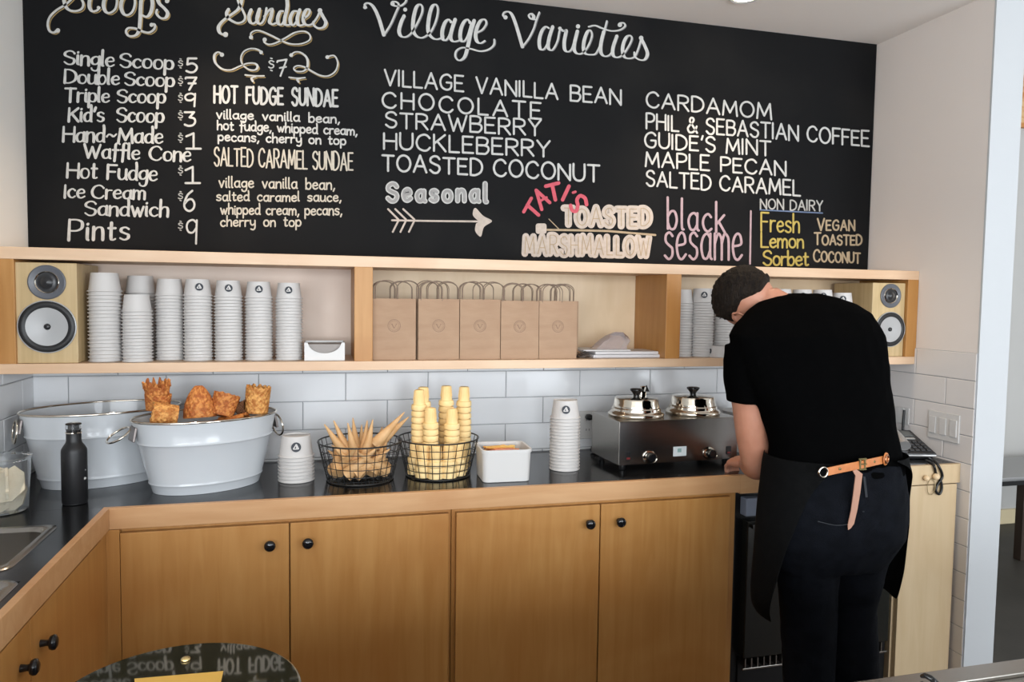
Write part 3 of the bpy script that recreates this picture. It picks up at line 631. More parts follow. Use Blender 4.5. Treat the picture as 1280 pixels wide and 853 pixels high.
def stack(px, y, z0, n, lab_top, lab_rest, group, logo=None, s=1, pitch=.0107, lean=0):
    x = at(px, 430 if z0 > 1 else 580, 'y', y).x
    ang = math.atan2(CAM.y-y, CAM.x-x)
    for i in range(n):
        top = i == n-1
        cup((x+lean*i+random.uniform(-.0004, .0004), y+random.uniform(-.0004, .0004), z0+i*pitch*s), lab_top if top else lab_rest, None if top else group, (ang+logo) if (top and logo is not None) else None, s)
G = 'nested white paper cups in '
stack(132.3, -.215, ZF, 20, 'top plain paper cup of the tall stack beside the left loudspeaker', 'plain paper cup nested in the tall stack beside the left loudspeaker', G+'the stack beside the left loudspeaker', s=1.07, pitch=.0108)
stack(177, -.105, ZF, 20, 'top plain paper cup of the stack standing behind the short stack', 'plain paper cup nested in the stack behind the short stack', G+'the stack behind the short one', s=1.05, pitch=.0108)
stack(172, -.232, ZF, 16, 'top plain paper cup of the short stack, second from the left loudspeaker', 'plain paper cup nested in the short stack on the left shelf bay', G+'the short stack', s=.98, pitch=.0107)
stack(213, -.175, ZF, 21, 'top plain paper cup of the third stack from the left loudspeaker', 'plain paper cup nested in the narrow stack left of the emblem cups', G+'the narrow stack left of the emblem cups', s=.98)
ords = ['leftmost', 'second', 'third', 'rightmost']
for k, (px, lg) in enumerate(((248, .10), (286, .02), (323.7, .02), (361.3, -.02))):
    stack(px, -.205, ZF, 21, 'top emblem paper cup, %s of the four emblem stacks in the left bay' % ords[k], 'paper cup nested in the %s of the four emblem stacks in the left bay' % ords[k], G+'the %s emblem stack of the left bay' % ords[k], logo=lg, s=.98-.008*k)
stack(851, -.19, ZF, 21, 'top plain paper cup of the stack half hidden by the right divider', 'plain paper cup nested in the stack half hidden by the right divider', G+'the stack against the right divider', s=.96)
stack(877, -.20, ZF, 21, 'top paper cup with a round dark emblem left of the man\'s head', 'paper cup nested in the emblem stack left of the man\'s head', G+'the emblem stack left of the man', logo=.12, s=.98)
stack(903, -.17, ZF, 21, 'top plain paper cup of the stack beside the man\'s hair', 'plain paper cup nested in the stack beside the man\'s hair', G+'the stack beside the man\'s hair', s=.98)
# right bay behind the man: one emblem cup shows on each stack, the rest of each stack is one nested column
hid = [(976, -.2, 20, .1), (1001.5, -.2, 20, .1), (1027, -.215, 20, .1), (1051.5, -.215, 19, .1)]
nm = ['just right of the man\'s nape', 'second right of the man\'s nape', 'third right of the man\'s nape', 'nearest the right loudspeaker']
st = MB()
for k, (px, y, n, lg) in enumerate(hid):
    x = at(px, 400, 'y', y).x; ang = math.atan2(CAM.y-y, CAM.x-x)
    for i in range(n): st.lathe([(a*.96, b*.96) for a, b in CUP_P], 20, TR((x, y, ZF+i*.0107)))
    cup((x, y, ZF+n*.0107), 'top emblem paper cup %s in the right shelf bay' % nm[k], None, ang+lg, .96)
tag(st.obj('nested_paper_cups', paper_m, None, 40), 'columns of nested white paper cups hidden behind the man in the right bay', 'paper cups', None, 'stuff')
# low white paper bowl lying in front of the cups
bx = at(900, 440, 'y', -.24); bl = MB().lathe([(.0001, .040), (.047, .040), (.049, .044), (.051, .044), (.0585, .005), (.061, .003), (.060, 0), (.057, .002), (.048, .038), (.0001, .038)], 36)
o = bl.obj('paper_bowl', paper_m, None, 40, loc=(bx.x+.012, -.232, ZF)); tag(o, 'upturned wide paper bowl with a dark mark in front of the cup stacks', 'bowl')
d, k = emblem_patch(.0555, .022, -.19, math.atan2(CAM.y+.23, CAM.x-bx.x)-1.0, .014); e = d.obj('emblem', ink_m, o); k.obj('emblem_mark', paper_m, e)

# loudspeakers
spk_wood = wood('speaker_oak_veneer', (.46, .33, .16), (.58, .43, .24), (.42, .29, .13), grain=(26, 26, 1.0))
ring_m = mat('speaker_bezel', (.10, .105, .12), .35); rub_m = mat('rubber_surround', (.015, .015, .016), .45); cone_m = mat('silver_cone', (.42, .42, .42), .38, .25); dust = mat('tweeter_dome', (.02, .02, .022), .3)
def speaker(lab, x0, x1, z1, tw, wf, rt, rw):
    yf = -.283; t = thing('loudspeaker', lab, 'loudspeaker', ((x0+x1)/2, -.17, ZF), 0, 'bookshelf loudspeakers at both ends of the shelf')
    P(MB().box(x0, x1, yf, -.05, ZF, z1), 'cabinet', spk_wood, t, .002)
    mt = TR((tw[0], yf, tw[1]), (PI/2, 0, 0)); mw_ = TR((wf[0], yf, wf[1]), (PI/2, 0, 0))
    P(MB().lathe([(rt, 0), (rt, .004), (rt*.93, .006), (rt*.66, .003)], 48, mt), 'tweeter_bezel', ring_m, t, 0, 30)
    P(MB().lathe([(rt*.66, .003), (rt*.62, .0055), (rt*.57, .003)], 48, mt), 'tweeter_ring', chrome, t, 0, 40)
    P(MB().lathe([(rt*.57, .003), (rt*.36, .0015), (rt*.30, .004), (rt*.14, .0085), (.0001, .0095)], 40, mt), 'tweeter_dome', dust, t, 0, 60)
    P(MB().lathe([(rw, 0), (rw, .005), (rw*.975, .006), (rw*.96, .005)], 56, mw_), 'woofer_bezel', cone_m, t, 0, 30)
    P(MB().lathe([(rw*.965, .005), (rw*.9, .009), (rw*.80, .009), (rw*.715, .0055)], 56, mw_), 'woofer_surround', rub_m, t, 0, 60)
    c = P(MB().lathe([(rw*.72, .0058), (rw*.4, .0032), (rw*.16, .0014), (.0001, .001)], 56, mw_), 'woofer_cone', cone_m, t, 0, 60)
    P(MB().lathe([(rw*.12, .0014), (rw*.11, .005), (rw*.07, .0075), (.0001, .008)], 24, mw_), 'phase_plug', dust, t, 0, 60)
def A(px, py, y=-.285): v = at(px, py, 'y', y); return (v.x, v.z)
# the woofer cones sink into real recesses
_c = A(97, 400, -.283)[0]; speaker('oak bookshelf loudspeaker with a silver woofer at the left end of the shelf', A(18, 400)[0]+.001, _c, 1.606, A(58.5, 353), A(59, 408.7), .052, .0805)
speaker('oak bookshelf loudspeaker with a silver woofer at the right end, beside the man\'s shoulder', A(1089.5, 400, -.283)[0], 3.150, 1.600, A(1113.5, 370), A(1112.5, 412), .049, .0715)

# napkin box
nb = thing('napkin_box', 'small white cardboard dispenser box with a half-round opening at the end of the left bay', 'box', (.87, -.23, ZF))
x0, x1 = A(380.5, 440, -.262)[0], A(431, 440, -.262)[0]; z1 = A(400, 428.5, -.262)[1]; cx = (x0+x1)/2
front = [(x0, ZF), (x1, ZF), (x1, z1), (x1-.010, z1)]+[(cx+(x1-x0-.024)/2*math.cos(a), z1-.036*math.sin(a)) for a in [PI*i/14 for i in range(1, 14)]]+[(x0+.010, z1), (x0, z1)]
P(MB().prism(front, -.262, -.260), 'front_panel', white_pl, nb, 0)
P(MB().box(x0, x0+.002, -.2595, -.14, ZF, z1).box(x1-.002, x1, -.2595, -.14, ZF, z1).box(x0+.002, x1-.002, -.142, -.14, ZF, z1).box(x0+.002, x1-.002, -.2595, -.142, ZF, ZF+.002), 'carton', white_pl, nb, 0)
P(MB().box(x0+.006, x1-.006, -.25, -.15, ZF+.002, z1-.006), 'napkins', mat('grey_tissue', (.33, .30, .28), .9, bump=.2, bscale=60), nb, .002)

# kraft paper bags, three folded ones standing behind each other in each place
kraft = mat('kraft_paper', (.36, .225, .14), .8, col2=(.40, .26, .165), scale=9, stretch=(1, 1, 4), bump=.04, bscale=90)
kraft_d = mat('kraft_paper_handle', (.28, .20, .145), .8); kr_print = mat('brown_print', (.25, .16, .11), .8)
def bag_meshes(wd, h):
    b = MB(); t_ = .010
    # gusseted sides: outline seen from above folds inwards at both sides
    out = [(-wd/2, -t_/2), (wd/2, -t_/2), (wd/2-.008, 0), (wd/2, t_/2), (-wd/2, t_/2), (-wd/2+.008, 0)]
    b.rings([[(x, y, 0) for x, y in out], [(x, y*1.0, h*.34) for x, y in out], [(x, y*.9-.0006, h*.345) for x, y in out], [(x, y*.5, h) for x, y in out]])
    body = b.mesh('body', kraft)
    hs = []
    for s in (-1, 1):
        m = MB(); r_ = wd*.26; pts = [(-r_, s*.002, h-.004), (-r_, s*.0045, h+.035)]+[(-r_*math.cos(PI*k/10), s*.0045, h+.035+.026*math.sin(PI*k/10)) for k in range(1, 10)]+[(r_, s*.0045, h+.035), (r_, s*.002, h-.004)]
        m.tube(pts, .0017, 6); hs.append(m.mesh('handle', kraft_d, 60))
    return body, hs
def ring_mark():
    m = MB(); n = 36
    for r0, r1 in ((.0205, .0222), (.0155, .0162)):
        m.add([(r_*math.cos(2*PI*i/n), 0, r_*math.sin(2*PI*i/n)) for r_ in (r0, r1) for i in range(n)], [(i, (i+1) % n, n+(i+1) % n, n+i) for i in range(n)])
    def sg(a, b, w_):
        d = Vector((b[0]-a[0], 0, b[1]-a[1])); q = Vector((-d.z, 0, d.x)).normalized()*w_/2; A_ = Vector((a[0], 0, a[1])); B_ = Vector((b[0], 0, b[1]))
        m.add([A_+q, A_-q, B_-q, B_+q], [(0, 1, 2, 3)])
    sg((-.008, .006), (0, -.009), .0028); sg((0, -.009), (.008, .006), .0016); sg((-.011, .006), (-.005, .006), .0012); sg((.005, .006), (.011, .006), .0012)
    for i in range(26):
        a = 2*PI*i/26; 
        if i % 13 in (0,): continue
        sg((.0172*math.cos(a), .0172*math.sin(a)), (.0192*math.cos(a), .0192*math.sin(a)), .0014)
    return m.mesh('emblem', kr_print)
RM = ring_mark()
spots = [(466, 519.7, 373.5), (523, 574, 374), (575, 625.3, 374.5), (626.3, 673.3, 376.3), (674, 721, 376.5)]
pos_w = ['leftmost', 'second from the left', 'middle', 'second from the right', 'rightmost']
for k, (a, b, tp) in enumerate(spots):
    yf = -.262; xa = at(a, 420, 'y', yf).x; xb = at(b, 420, 'y', yf).x; h = at((a+b)/2, tp, 'y', yf).z-ZF; bm_, hm = bag_meshes(xb-xa, h)
    for j in range(4):
        t = thing('paper_bag', ('%s kraft paper bag of the front row, with a round printed emblem' % pos_w[k]) if j == 0 else 'kraft paper bag behind the %s front bag, only its handles showing' % pos_w[k], 'paper bag',
                  ((xa+xb)/2+j*random.uniform(-.002, .016), yf+.0056+j*.022, ZF), random.uniform(-.01, .01) if j == 0 else random.uniform(-.02, .02), None if j == 0 else 'folded kraft bags behind the %s front bag' % pos_w[k])
        o = bpy.data.objects.new('body', bm_); COL.objects.link(o); o.parent = t
        for me_ in hm: o = bpy.data.objects.new('handle', me_); COL.objects.link(o); o.parent = t; o.location.z = random.uniform(-.002, .003); o.location.x = random.uniform(-.004, .004)+(-.026 if j == 0 else (-.034, .0, .028)[j-1])
        if j == 0: e = bpy.data.objects.new('emblem', RM); COL.objects.link(e); e.parent = t; e.location = (-.001, -.0050, h*.56)
# flat white packets and a crumpled clear wrapper at the end of the middle bay
zp = ZF
for k, (a, b, hh) in enumerate(((742, 826.5, .012), (745, 824, .011), (728, 790, .006))):
    xa, xb = at(a, 440, 'y', -.25).x, at(b, 440, 'y', -.25).x
    o = MB().box(xa, xb, -.25+.004*k, -.10, zp, zp+hh).obj('paper_packet', mat('packet_white_%d' % k, (.60+.03*k, .58+.03*k, .59+.02*k), .45, bump=.1, bscale=40), None, None, .003)
    tag(o, ['flat white paper packet lying on the shelf right of the bags, lowest of the pile', 'flat white paper packet in the middle of the pile right of the bags', 'thin white packet on top of the pile, under the clear wrapper'][k], 'packet'); zp += hh+.0006
film = mat('clear_film', (.75, .68, .68), .25, trans=.75, ior=1.2, bump=.3, bscale=30)
b = MB(); x0, x1 = at(741, 430, 'y', -.2).x, at(783, 430, 'y', -.2).x
prof = [(0, 0), (.12, .022), (.25, .036), (.42, .055), (.6, .062), (.85, .066), (1.0, .050), (.92, .018), (.94, 0)]
rg = []
for j, yy in enumerate((-.235, -.215, -.19, -.165)):
    f_ = [.7, 1, .95, .6][j]; rg.append([(x0+(x1-x0)*u+random.uniform(-.004, .004), yy+random.uniform(-.004, .004), zp+v*f_+(random.uniform(-.004, .004) if v else 0)) for u, v in prof])
o = b.rings(rg, True).obj('plastic_wrapper', film, None, 35); tag(o, 'crumpled clear plastic wrapper on the white packets in the middle bay', 'wrapper')
b = MB(); x0 = at(723, 440, 'y', -.26).x; x1 = at(741, 440, 'y', -.26).x
for i in range(9): b.tube([(x0+random.uniform(0, .05), -.262+random.uniform(0, .03), ZF+.002+.003*i), (x0+random.uniform(0, .05), -.25, ZF+.004+.003*i), (x0+random.uniform(0, .05), -.22, ZF+.003+.003*i)], .002, 6)
o = b.obj('cutlery_bundle', mat('dark_brown_sticks', (.10, .075, .06), .6), None, 50); tag(o, 'small dark bundle of sticks between the rightmost bag and the white packets', 'bundle')

# ================================================================ ON THE COUNTER
CZ = ZC0+.0006
def tub(lab, c, rz, a, b, h, taper, handles):
    t = thing('oval_tub', lab, 'tub', (c[0], c[1], CZ), R(rz), 'white enamelled oval tubs'); n = 64
    def el(k, z, off=0): return [((a*k+off)*math.cos(2*PI*i/n), (b*k+off)*math.sin(2*PI*i/n), z) for i in range(n)]
    def kk(z): return taper+(1-taper)*(z/h)**.9
    prof = [(0, 0)]+[(kk(z*h), z*h, o) for z, o in ((.0, -.002), (.0, 0), (.02, 0), (.10, 0), (.115, .0015), (.13, .003), (.145, .0015), (.16, 0), (.45, 0), (.66, 0), (.675, .0018), (.69, .0035), (.705, .0018), (.72, 0), (.99, 0))]
    rg = [el(taper, 0, -.004)]+[el(k, z, o) for k, z, o in prof[1:]]
    outer = MB().rings(rg, False); inner = [el(1, h*.99, -.002), el(kk(h*.5), h*.5, -.003), el(kk(.004), .004, -.004)]
    P2 = MB().rings(rg+inner, False); P2.f.append(tuple(range((len(rg)+2)*n, (len(rg)+3)*n))); P2.f.append(tuple(range(n))[::-1])
    P2.obj('tub_wall', enamel, t, 35)
    MB().tube([((a+.001)*math.cos(2*PI*i/72), (b+.001)*math.sin(2*PI*i/72), h) for i in range(72)], .0036, 8, True).obj('rolled_rim', chrome, t, 60)
    for s, ang, tw in handles:
        x = s*(a*.975)
        pl = MB().box(-.0035, .0035, -.028, .028, -.032, .012, TR((x+s*.002, 0, h-.028), (0, s*-.18, 0))).obj('handle_plate', mat('dull_zinc', (.24, .21, .20), .4, .85), t, None, .002)
        q = [(0, .046*math.sin(2*PI*i/24)*1.0, .036*math.cos(2*PI*i/24)-.036) for i in range(24)]
        hd = MB().tube(q, .0032, 8, True, TR((x+s*.012, 0, h-.018), (tw, s*-ang, 0))).obj('ring_handle', chrome, t, 60)
    return t
tub('empty white oval tub with a steel rim in the corner beside the left wall', (.158, -.178), 25, .232, .148, .235, .76, ((-1, .12, .0),))
tub('white oval tub with a steel rim, filled with waffle cones', (.489, -.318), 26, .218, .146, .225, .74, ((-1, 1.0, .0), (1, .15, 0)))

# waffle cones piled in the front tub
waf = mat('waffle_biscuit', (.36, .10, .02), .65, col2=(.60, .24, .06), scale=75, lo=.42, hi=.6, bump=.4, bscale=120); waf2 = mat('waffle_biscuit_light', (.42, .15, .03), .65, col2=(.70, .35, .10), scale=75, lo=.4, hi=.6, bump=.4, bscale=120)
def waffle(r0, r1, h, m, jag=0, dome=False):
    """waffle cup wall with a raised lattice, r0 at the bottom"""
    n = 90; k = 34; rg = []
    for j in range(k+1):
        v = j/k; ring = []
        for i in range(n):
            a = 2*PI*i/n; r_ = r0+(r1-r0)*v
            if dome: r_ = r0*math.cos(v*PI/2*.97)**.62
            g = max(abs(math.sin(a*8+v*13)), abs(math.sin(a*8-v*13)))**6; z = h*v
            if jag and v > .8: z += jag*(noise.noise(Vector((a*3.1, 0, h*50))))*(v-.8)*5+jag*.6*math.sin(a*13)*(v-.8)*5
            r_ += .0034*g; ring.append((r_*math.cos(a), r_*math.sin(a), z))
        rg.append(ring)
    b = MB().rings(rg, False)
    if not dome:
        inn = [[(p[0]*.86, p[1]*.86, p[2]) for p in rg[-1]], [(p[0]*.84, p[1]*.84, h*.3) for p in rg[-1]]]; n0 = len(b.v); b.v += [v for r_ in inn for v in r_]
        for i in range(n): j = (i+1) % n; b.f += [((k)*n+i, (k)*n+j, n0+j, n0+i), (n0+i, n0+j, n0+n+j, n0+n+i)]
        b.f.append(tuple(range(n0+n, n0+2*n)))
    b.f.append(tuple(range(n))[::-1]); return b.mesh('waffle', m, 60)
def wc(lab, px, py, y, me, rot, s=1):
    v = at(px, py, 'y', y); o = bpy.data.objects.new('waffle_cone', me); COL.objects.link(o); o.location = v; o.rotation_euler = rot; o.scale = (s, s, s); tag(o, lab, 'waffle cone', None); return o
wc('lower waffle cup of the jagged pair at the tub\'s left end', 197, 513, -.34, waffle(.030, .036, .050, waf, .002), (0, .05, .2))
wc('upper waffle cup with a ragged crown at the tub\'s left end', 197, 498, -.338, waffle(.026, .038, .046, waf, .016), (0, -.06, .9))
wc('waffle cup lying on its side at the left rim of the tub', 222, 521, -.385, waffle(.030, .037, .072, waf2, .002), (R(80), .2, R(-80)))
wc('large upright rounded waffle cone in the middle of the tub', 250, 522, -.335, waffle(.046, .0, .100, waf, 0, True), (-.12, -.05, 0))
wc('waffle cup tilted to the right in the middle of the tub', 276, 520, -.33, waffle(.034, .038, .070, waf, .002), (R(-8), R(20), .4))
wc('pale waffle cup standing at the right end of the tub', 320, 516, -.30, waffle(.034, .036, .085, waf2, .005), (0, R(6), 0))
wc('dark waffle piece lying low between the tilted and the pale waffle cup', 297, 512, -.30, waffle(.018, .03, .05, mat('dark_waffle', (.12, .05, .02), .7), .002), (R(75), 0, R(60)), .8)
wc('waffle cone lying under the upright ones', 262, 540, -.32, waffle(.03, .05, .12, waf, .002), (R(85), 0, R(75)))

# black bottle
bt = thing('bottle', 'matt black insulated bottle with a clear ringed cap, in front of the empty tub', 'bottle', (.151, -.462, CZ))
BR = .0335
MB().lathe([(.0001, 0), (BR-.003, 0), (BR-.001, .002), (BR-.001, .006), (BR, .008), (BR, .150), (BR-.001, .158), (BR-.006, .167), (.0215, .176), (.0195, .183), (.0195, .204), (.0001, .204)], 44).obj('flask', mat('matt_black_coating', (.010, .010, .011), .42), bt, 40)
MB().lathe([(.0195, .204), (.0212, .2045), (.0212, .207), (.0195, .2075)], 40).obj('steel_ring', chrome, bt, 40)
MB().lathe([(.0001, .207), (.019, .207), (.019, .214), (.011, .216), (.011, .228), (.0001, .228)], 36).obj('stopper', blackgloss, bt, 40)
MB().lathe([(.0188, .214), (.0202, .214), (.0202, .229), (.0188, .229)], 36).obj('clear_collar', mat('clear_plastic', (.9, .92, .93), .06, trans=.95, ior=1.35), bt, 40)
MB().lathe([(.0001, .233), (.018, .233), (.0205, .2315), (.0205, .2285), (.0001, .2285)], 36).obj('cap_disc', blackgloss, bt, 40)
def curved(par, r_, pts, m, name):
    b = MB(); b.add([(r_*math.cos(a), r_*math.sin(a), z) for a, z in pts], [tuple(range(len(pts)))]); return b.obj(name, m, par)
wm = mat('white_print', (.6, .6, .58), .6)
for k, (a0, z0) in enumerate(((-.35, .098), (-.40, .074))):
    n = 12; curved(bt, BR+.0004, [(a0+(.14 if k else .05)*math.cos(2*PI*i/n), z0+(.0035 if k else .002)*math.sin(2*PI*i/n)*(1+.3*math.cos(6*PI*i/n))) for i in range(n)], wm, 'printed_mark')

# clear tub of wafer pieces at the left edge
ct = thing('clear_tub', 'clear plastic tub holding broken wafer pieces at the left edge', 'tub', (-.022, -.50, CZ))
clr = mat('clear_polycarbonate', (.93, .95, .96), .04, trans=.97, ior=1.3)
MB().lathe([(.0001, 0), (.062, 0), (.065, .004), (.0735, .142), (.0765, .145), (.0765, .150), (.0725, .150), (.0635, .005), (.0001, .003)], 48).obj('tub_wall', clr, ct, 40)
rnd = random.Random(4); waf3 = mat('cream_wafer', (.62, .53, .38), .75, col2=(.70, .62, .47), scale=25, bump=.3, bscale=90)
for k in range(15):
    v = Vector((rnd.uniform(-.032, .032), rnd.uniform(-.032, .032), .045+(.03 if k > 7 else 0))); n = 7; sc_ = rnd.uniform(.022, .034)
    po = [(sc_*(1+.25*rnd.random())*math.cos(2*PI*i/n), sc_*1.35*(1+.25*rnd.random())*math.sin(2*PI*i/n)) for i in range(n)]
    o = MB().prism(po, -.004, .004, 'y').obj('wafer_piece', waf3, None, None, .0015)
    o.location = Vector((-.022, -.50, CZ))+v; o.rotation_euler = (rnd.uniform(-.4, .4), rnd.uniform(-.4, .4), rnd.uniform(0, PI))
    tag(o, 'broken cream wafer piece inside the clear tub at the left edge', 'wafer', 'wafer pieces in the clear tub')

# paper cup stacks on the counter
def stack2(px, y, n, desc, s, logo):
    x = at(px, 590, 'y', y).x; ang = math.atan2(CAM.y-y, CAM.x-x)
    for i in range(n):
        top = i == n-1; cup((x+random.uniform(-.0004, .0004), y, CZ+i*.0115), ('top emblem paper cup of the %s' % desc) if top else 'paper cup nested in the %s' % desc, None if top else 'cups of the '+desc, (ang+logo) if top else None, s)
stack2(370.3, -.305, 8, 'short counter stack beside the waffle tub', 1.24, .0)
stack2(705.3, -.325, 17, 'tall counter stack beside the food warmer', 1.16, .05)

# wire baskets
wire_m = mat('black_wire', (.012, .012, .012), .4)
def basket(lab, x, y):
    t = thing('wire_basket', lab, 'basket', (x, y, CZ), 0, 'black wire baskets on the counter'); R0, R1, H = .108, .137, .128; n = 30
    ring = lambda r_, z: [(r_*math.cos(2*PI*i/48), r_*math.sin(2*PI*i/48), z) for i in range(48)]
    MB().tube(ring(R1, H), .0026, 8, True).obj('top_rim', wire_m, t, 60); MB().tube(ring(R0, .003), .0026, 8, True).obj('base_rim', wire_m, t, 60)
    for k in range(1, 5): MB().tube(ring(R0+(R1-R0)*k/5, .003+(H-.003)*k/5), .0013, 6, True).obj('hoop', wire_m, t, 60)
    up = MB().tube([(R0, 0, .003), (R1, 0, H)], .0013, 6).mesh('upright', wire_m, 60)
    for i in range(n): o = bpy.data.objects.new('upright', up); COL.objects.link(o); o.parent = t; o.rotation_euler = (0, 0, 2*PI*i/n)
    b = MB()
    for k in range(-4, 5):
        q = k*.024; l = math.sqrt(R0*R0-q*q); b.tube([(q, -l, .003), (q, l, .003)], .0012, 6).tube([(-l, q, .0045), (l, q, .0045)], .0012, 6)
    b.obj('base_grid', wire_m, t, 60); return t
B1 = (.965, -.330); B2 = (1.228, -.318)
basket('black wire basket holding pointed sugar cones', *B1); basket('black wire basket holding stacked flat-bottomed wafer cups', *B2)
sug = mat('sugar_cone', (.58, .33, .14), .6, col2=(.66, .42, .21), scale=18, bump=.12, bscale=60)
def sugar():
    b = MB(); n = 28; rg = []
    for j in range(15):
        v = j/14; r_ = .0215*(1-v)+.0012
        rg.append([((r_+.0006*(j % 2))*math.cos(2*PI*i/n)*(1+.03*math.sin(a_*1)), (r_+.0006*(i % 2))*math.sin(2*PI*i/n), .145*v) for i in range(n) for a_ in (2*PI*i/n,)])
    b.rings(rg, True); b.tube([(.0215*(1-k/14)*math.cos(.9+k*.06)*1.02, .0215*(1-k/14)*math.sin(.9+k*.06)*1.02, .145*k/14) for k in range(14)], .0012, 5)
    return b.mesh('sugar_cone', sug, 60)
SG = sugar()
def aim(o, base, tip):
    d = (Vector(tip)-Vector(base)); q = d.to_track_quat('Z', 'Y'); o.rotation_mode = 'QUATERNION'; o.rotation_quaternion = q; o.location = base
tips = [(405.4, 530.7, -.36, 'leftmost pointed sugar cone of the basket'), (417, 526, -.33, 'tall pointed sugar cone second from the left in the basket'), (434.7, 529, -.38, 'pale sugar cone leaning left over the front of the basket'), (441, 522.5, -.28, 'upright sugar cone standing at the back left of the basket'), (452, 531, -.27, 'short sugar cone at the back middle of the basket'),
        (459, 525.7, -.34, 'sugar cone left of the middle pair'), (466, 524.8, -.37, 'sugar cone right of the middle pair'), (478, 534, -.28, 'low sugar cone behind the right-leaning pair'), (505.6, 515.5, -.345, 'longest sugar cone leaning far right over the rim'), (511, 521.5, -.30, 'lower sugar cone leaning right beside the longest one')]
for k, (px, py, y, lab) in enumerate(tips):
    tip = at(px, py, 'y', y); dx = tip.x-B1[0]
    tip = Vector(tip); base = Vector((B1[0]+dx*.32, B1[1]+(tip.y-B1[1])*.4-.012, 0)); hz = math.hypot(tip.x-base.x, tip.y-base.y); base.z = tip.z-math.sqrt(max(.145**2-hz*hz, .004))
    base.z = max(base.z, CZ+.02)
    o = bpy.data.objects.new('sugar_cone', SG); COL.objects.link(o); aim(o, base, tip); tag(o, lab, 'sugar cone', 'sugar cones in the wire basket')
rnd = random.Random(12)
for k in range(17):
    a = -PI*.98+PI*1.96*k/17; r_ = .066 if k % 2 else .075
    p = Vector((B1[0]+r_*math.cos(a), B1[1]+r_*math.sin(a), CZ+.028+.005*(k % 3))); d = Vector((math.cos(a+PI/2+.5*rnd.uniform(-1, 1)), math.sin(a+PI/2), rnd.uniform(.0, .9))).normalized()
    if k % 3 == 0: d = -d; d.z = abs(d.z)
    o = bpy.data.objects.new('sugar_cone', SG); COL.objects.link(o); c_ = p-d*.05; c_.z = max(c_.z, CZ+.030); e_ = c_+d*.145
    # keep the tip inside the basket wall
    rr_ = math.hypot(e_.x-B1[0], e_.y-B1[1])
    if rr_ > .108: e_.x = B1[0]+(e_.x-B1[0])*.108/rr_; e_.y = B1[1]+(e_.y-B1[1])*.108/rr_; e_.z += .04
    rr_ = math.hypot(c_.x-B1[0], c_.y-B1[1])
    if rr_ > .088: c_.x = B1[0]+(c_.x-B1[0])*.088/rr_; c_.y = B1[1]+(c_.y-B1[1])*.088/rr_
    aim(o, c_, e_); tag(o, 'sugar cone jumbled low in the wire basket behind the wires', 'sugar cone', 'jumbled sugar cones low in the basket')
cake = mat('wafer_cup', (.86, .60, .26), .6, col2=(.90, .67, .33), scale=14, bump=.05, bscale=60)
b = MB().lathe([(.0001, .068), (.0145, .068), (.0162, .0662), (.0196, .026), (.0205, .0185), (.0250, .0175), (.0262, .015), (.0272, .002), (.0262, 0), (.0250, 0), (.0240, .012), (.0188, .018), (.0150, .064), (.0001, .064)], 32)
for i in range(16): a = 2*PI*i/16; b.tube([(.0203*math.cos(a), .0203*math.sin(a), .031), (.0172*math.cos(a), .0172*math.sin(a), .0655)], .0006, 4)
CK = b.mesh('wafer_cup', cake, 50)
pos5 = [(529, 484, -.275, 10, 'back left'), (558, 482.5, -.265, 10, 'back middle'), (580, 483.5, -.262, 10, 'back right'), (538.5, 510, -.345, 8, 'front left'), (565, 511, -.345, 8, 'front right'), (521, 500, -.315, 9, 'far left'), (590, 520, -.33, 7, 'far right')]
pos5 = pos5[:5]+[(524, 487.5, -.30, 9, 'outer left')]
for px, py, y, n, nm_ in pos5:
    top = at(px, py, 'y', y); pit = .0215
    n = int((top.z-.068-CZ-.006)/pit); z0 = top.z-.068-n*pit
    for i in range(n+1):
        o = bpy.data.objects.new('wafer_cup', CK); COL.objects.link(o); o.location = (top.x, y, z0+i*pit); o.rotation_euler = (random.uniform(-.02, .02), random.uniform(-.02, .02), random.uniform(0, 1))
        tag(o, ('top yellow wafer cup of the %s stack in the basket' % nm_) if i == n else 'yellow wafer cup nested in the %s stack in the basket' % nm_, 'wafer cup', 'wafer cups in the %s stack' % nm_)
for k, (dx, dy) in enumerate(((-.058, -.052), (-.02, -.078), (.024, -.076), (.060, -.048), (-.078, -.0), (.078, .0))):
    for i in range(4):
        o = bpy.data.objects.new('wafer_cup', CK); COL.objects.link(o); o.location = (B2[0]+dx, B2[1]+dy, CZ+.006+i*.0195 if i < 3 else CZ+.006+2*.0195); 
        if i == 3: bpy.data.objects.remove(o); continue
        tag(o, 'yellow wafer cup low in the basket against the wires', 'wafer cup', 'low wafer cups against the basket wires')

# white rectangular box of wooden spoons
wx = thing('spoon_box', 'white plastic box with rounded corners filled with orange and yellow tasting spoons', 'box', (1.435, -.405, CZ), R(-2))
def lp(x0, x1, y0, y1, r_, z): return [(x, y, z) for x, y in rrect(x0, x1, y0, y1, r_, 6)]
W_, D_, H_ = .083, .075, .108
rg = [lp(-W_+.006, W_-.006, -D_+.006, D_-.006, .018, 0), lp(-W_+.004, W_-.004, -D_+.004, D_-.004, .020, .002), lp(-W_, W_, -D_, D_, .022, H_*.9), lp(-W_-.003, W_+.003, -D_-.003, D_+.003, .024, H_*.905), lp(-W_-.003, W_+.003, -D_-.003, D_+.003, .024, H_),
      lp(-W_+.004, W_-.004, -D_+.004, D_-.004, .02, H_), lp(-W_+.006, W_-.006, -D_+.006, D_-.006, .018, .004)]
b = MB().rings(rg, True); b.obj('box_wall', white_pl, wx, 40)
rnd = random.Random(5); cols = [mat('spoon_orange', (.80, .30, .12), .5), mat('spoon_yellow', (.85, .58, .18), .5), mat('spoon_pink', (.75, .30, .25), .5), mat('spoon_amber', (.80, .42, .10), .5)]
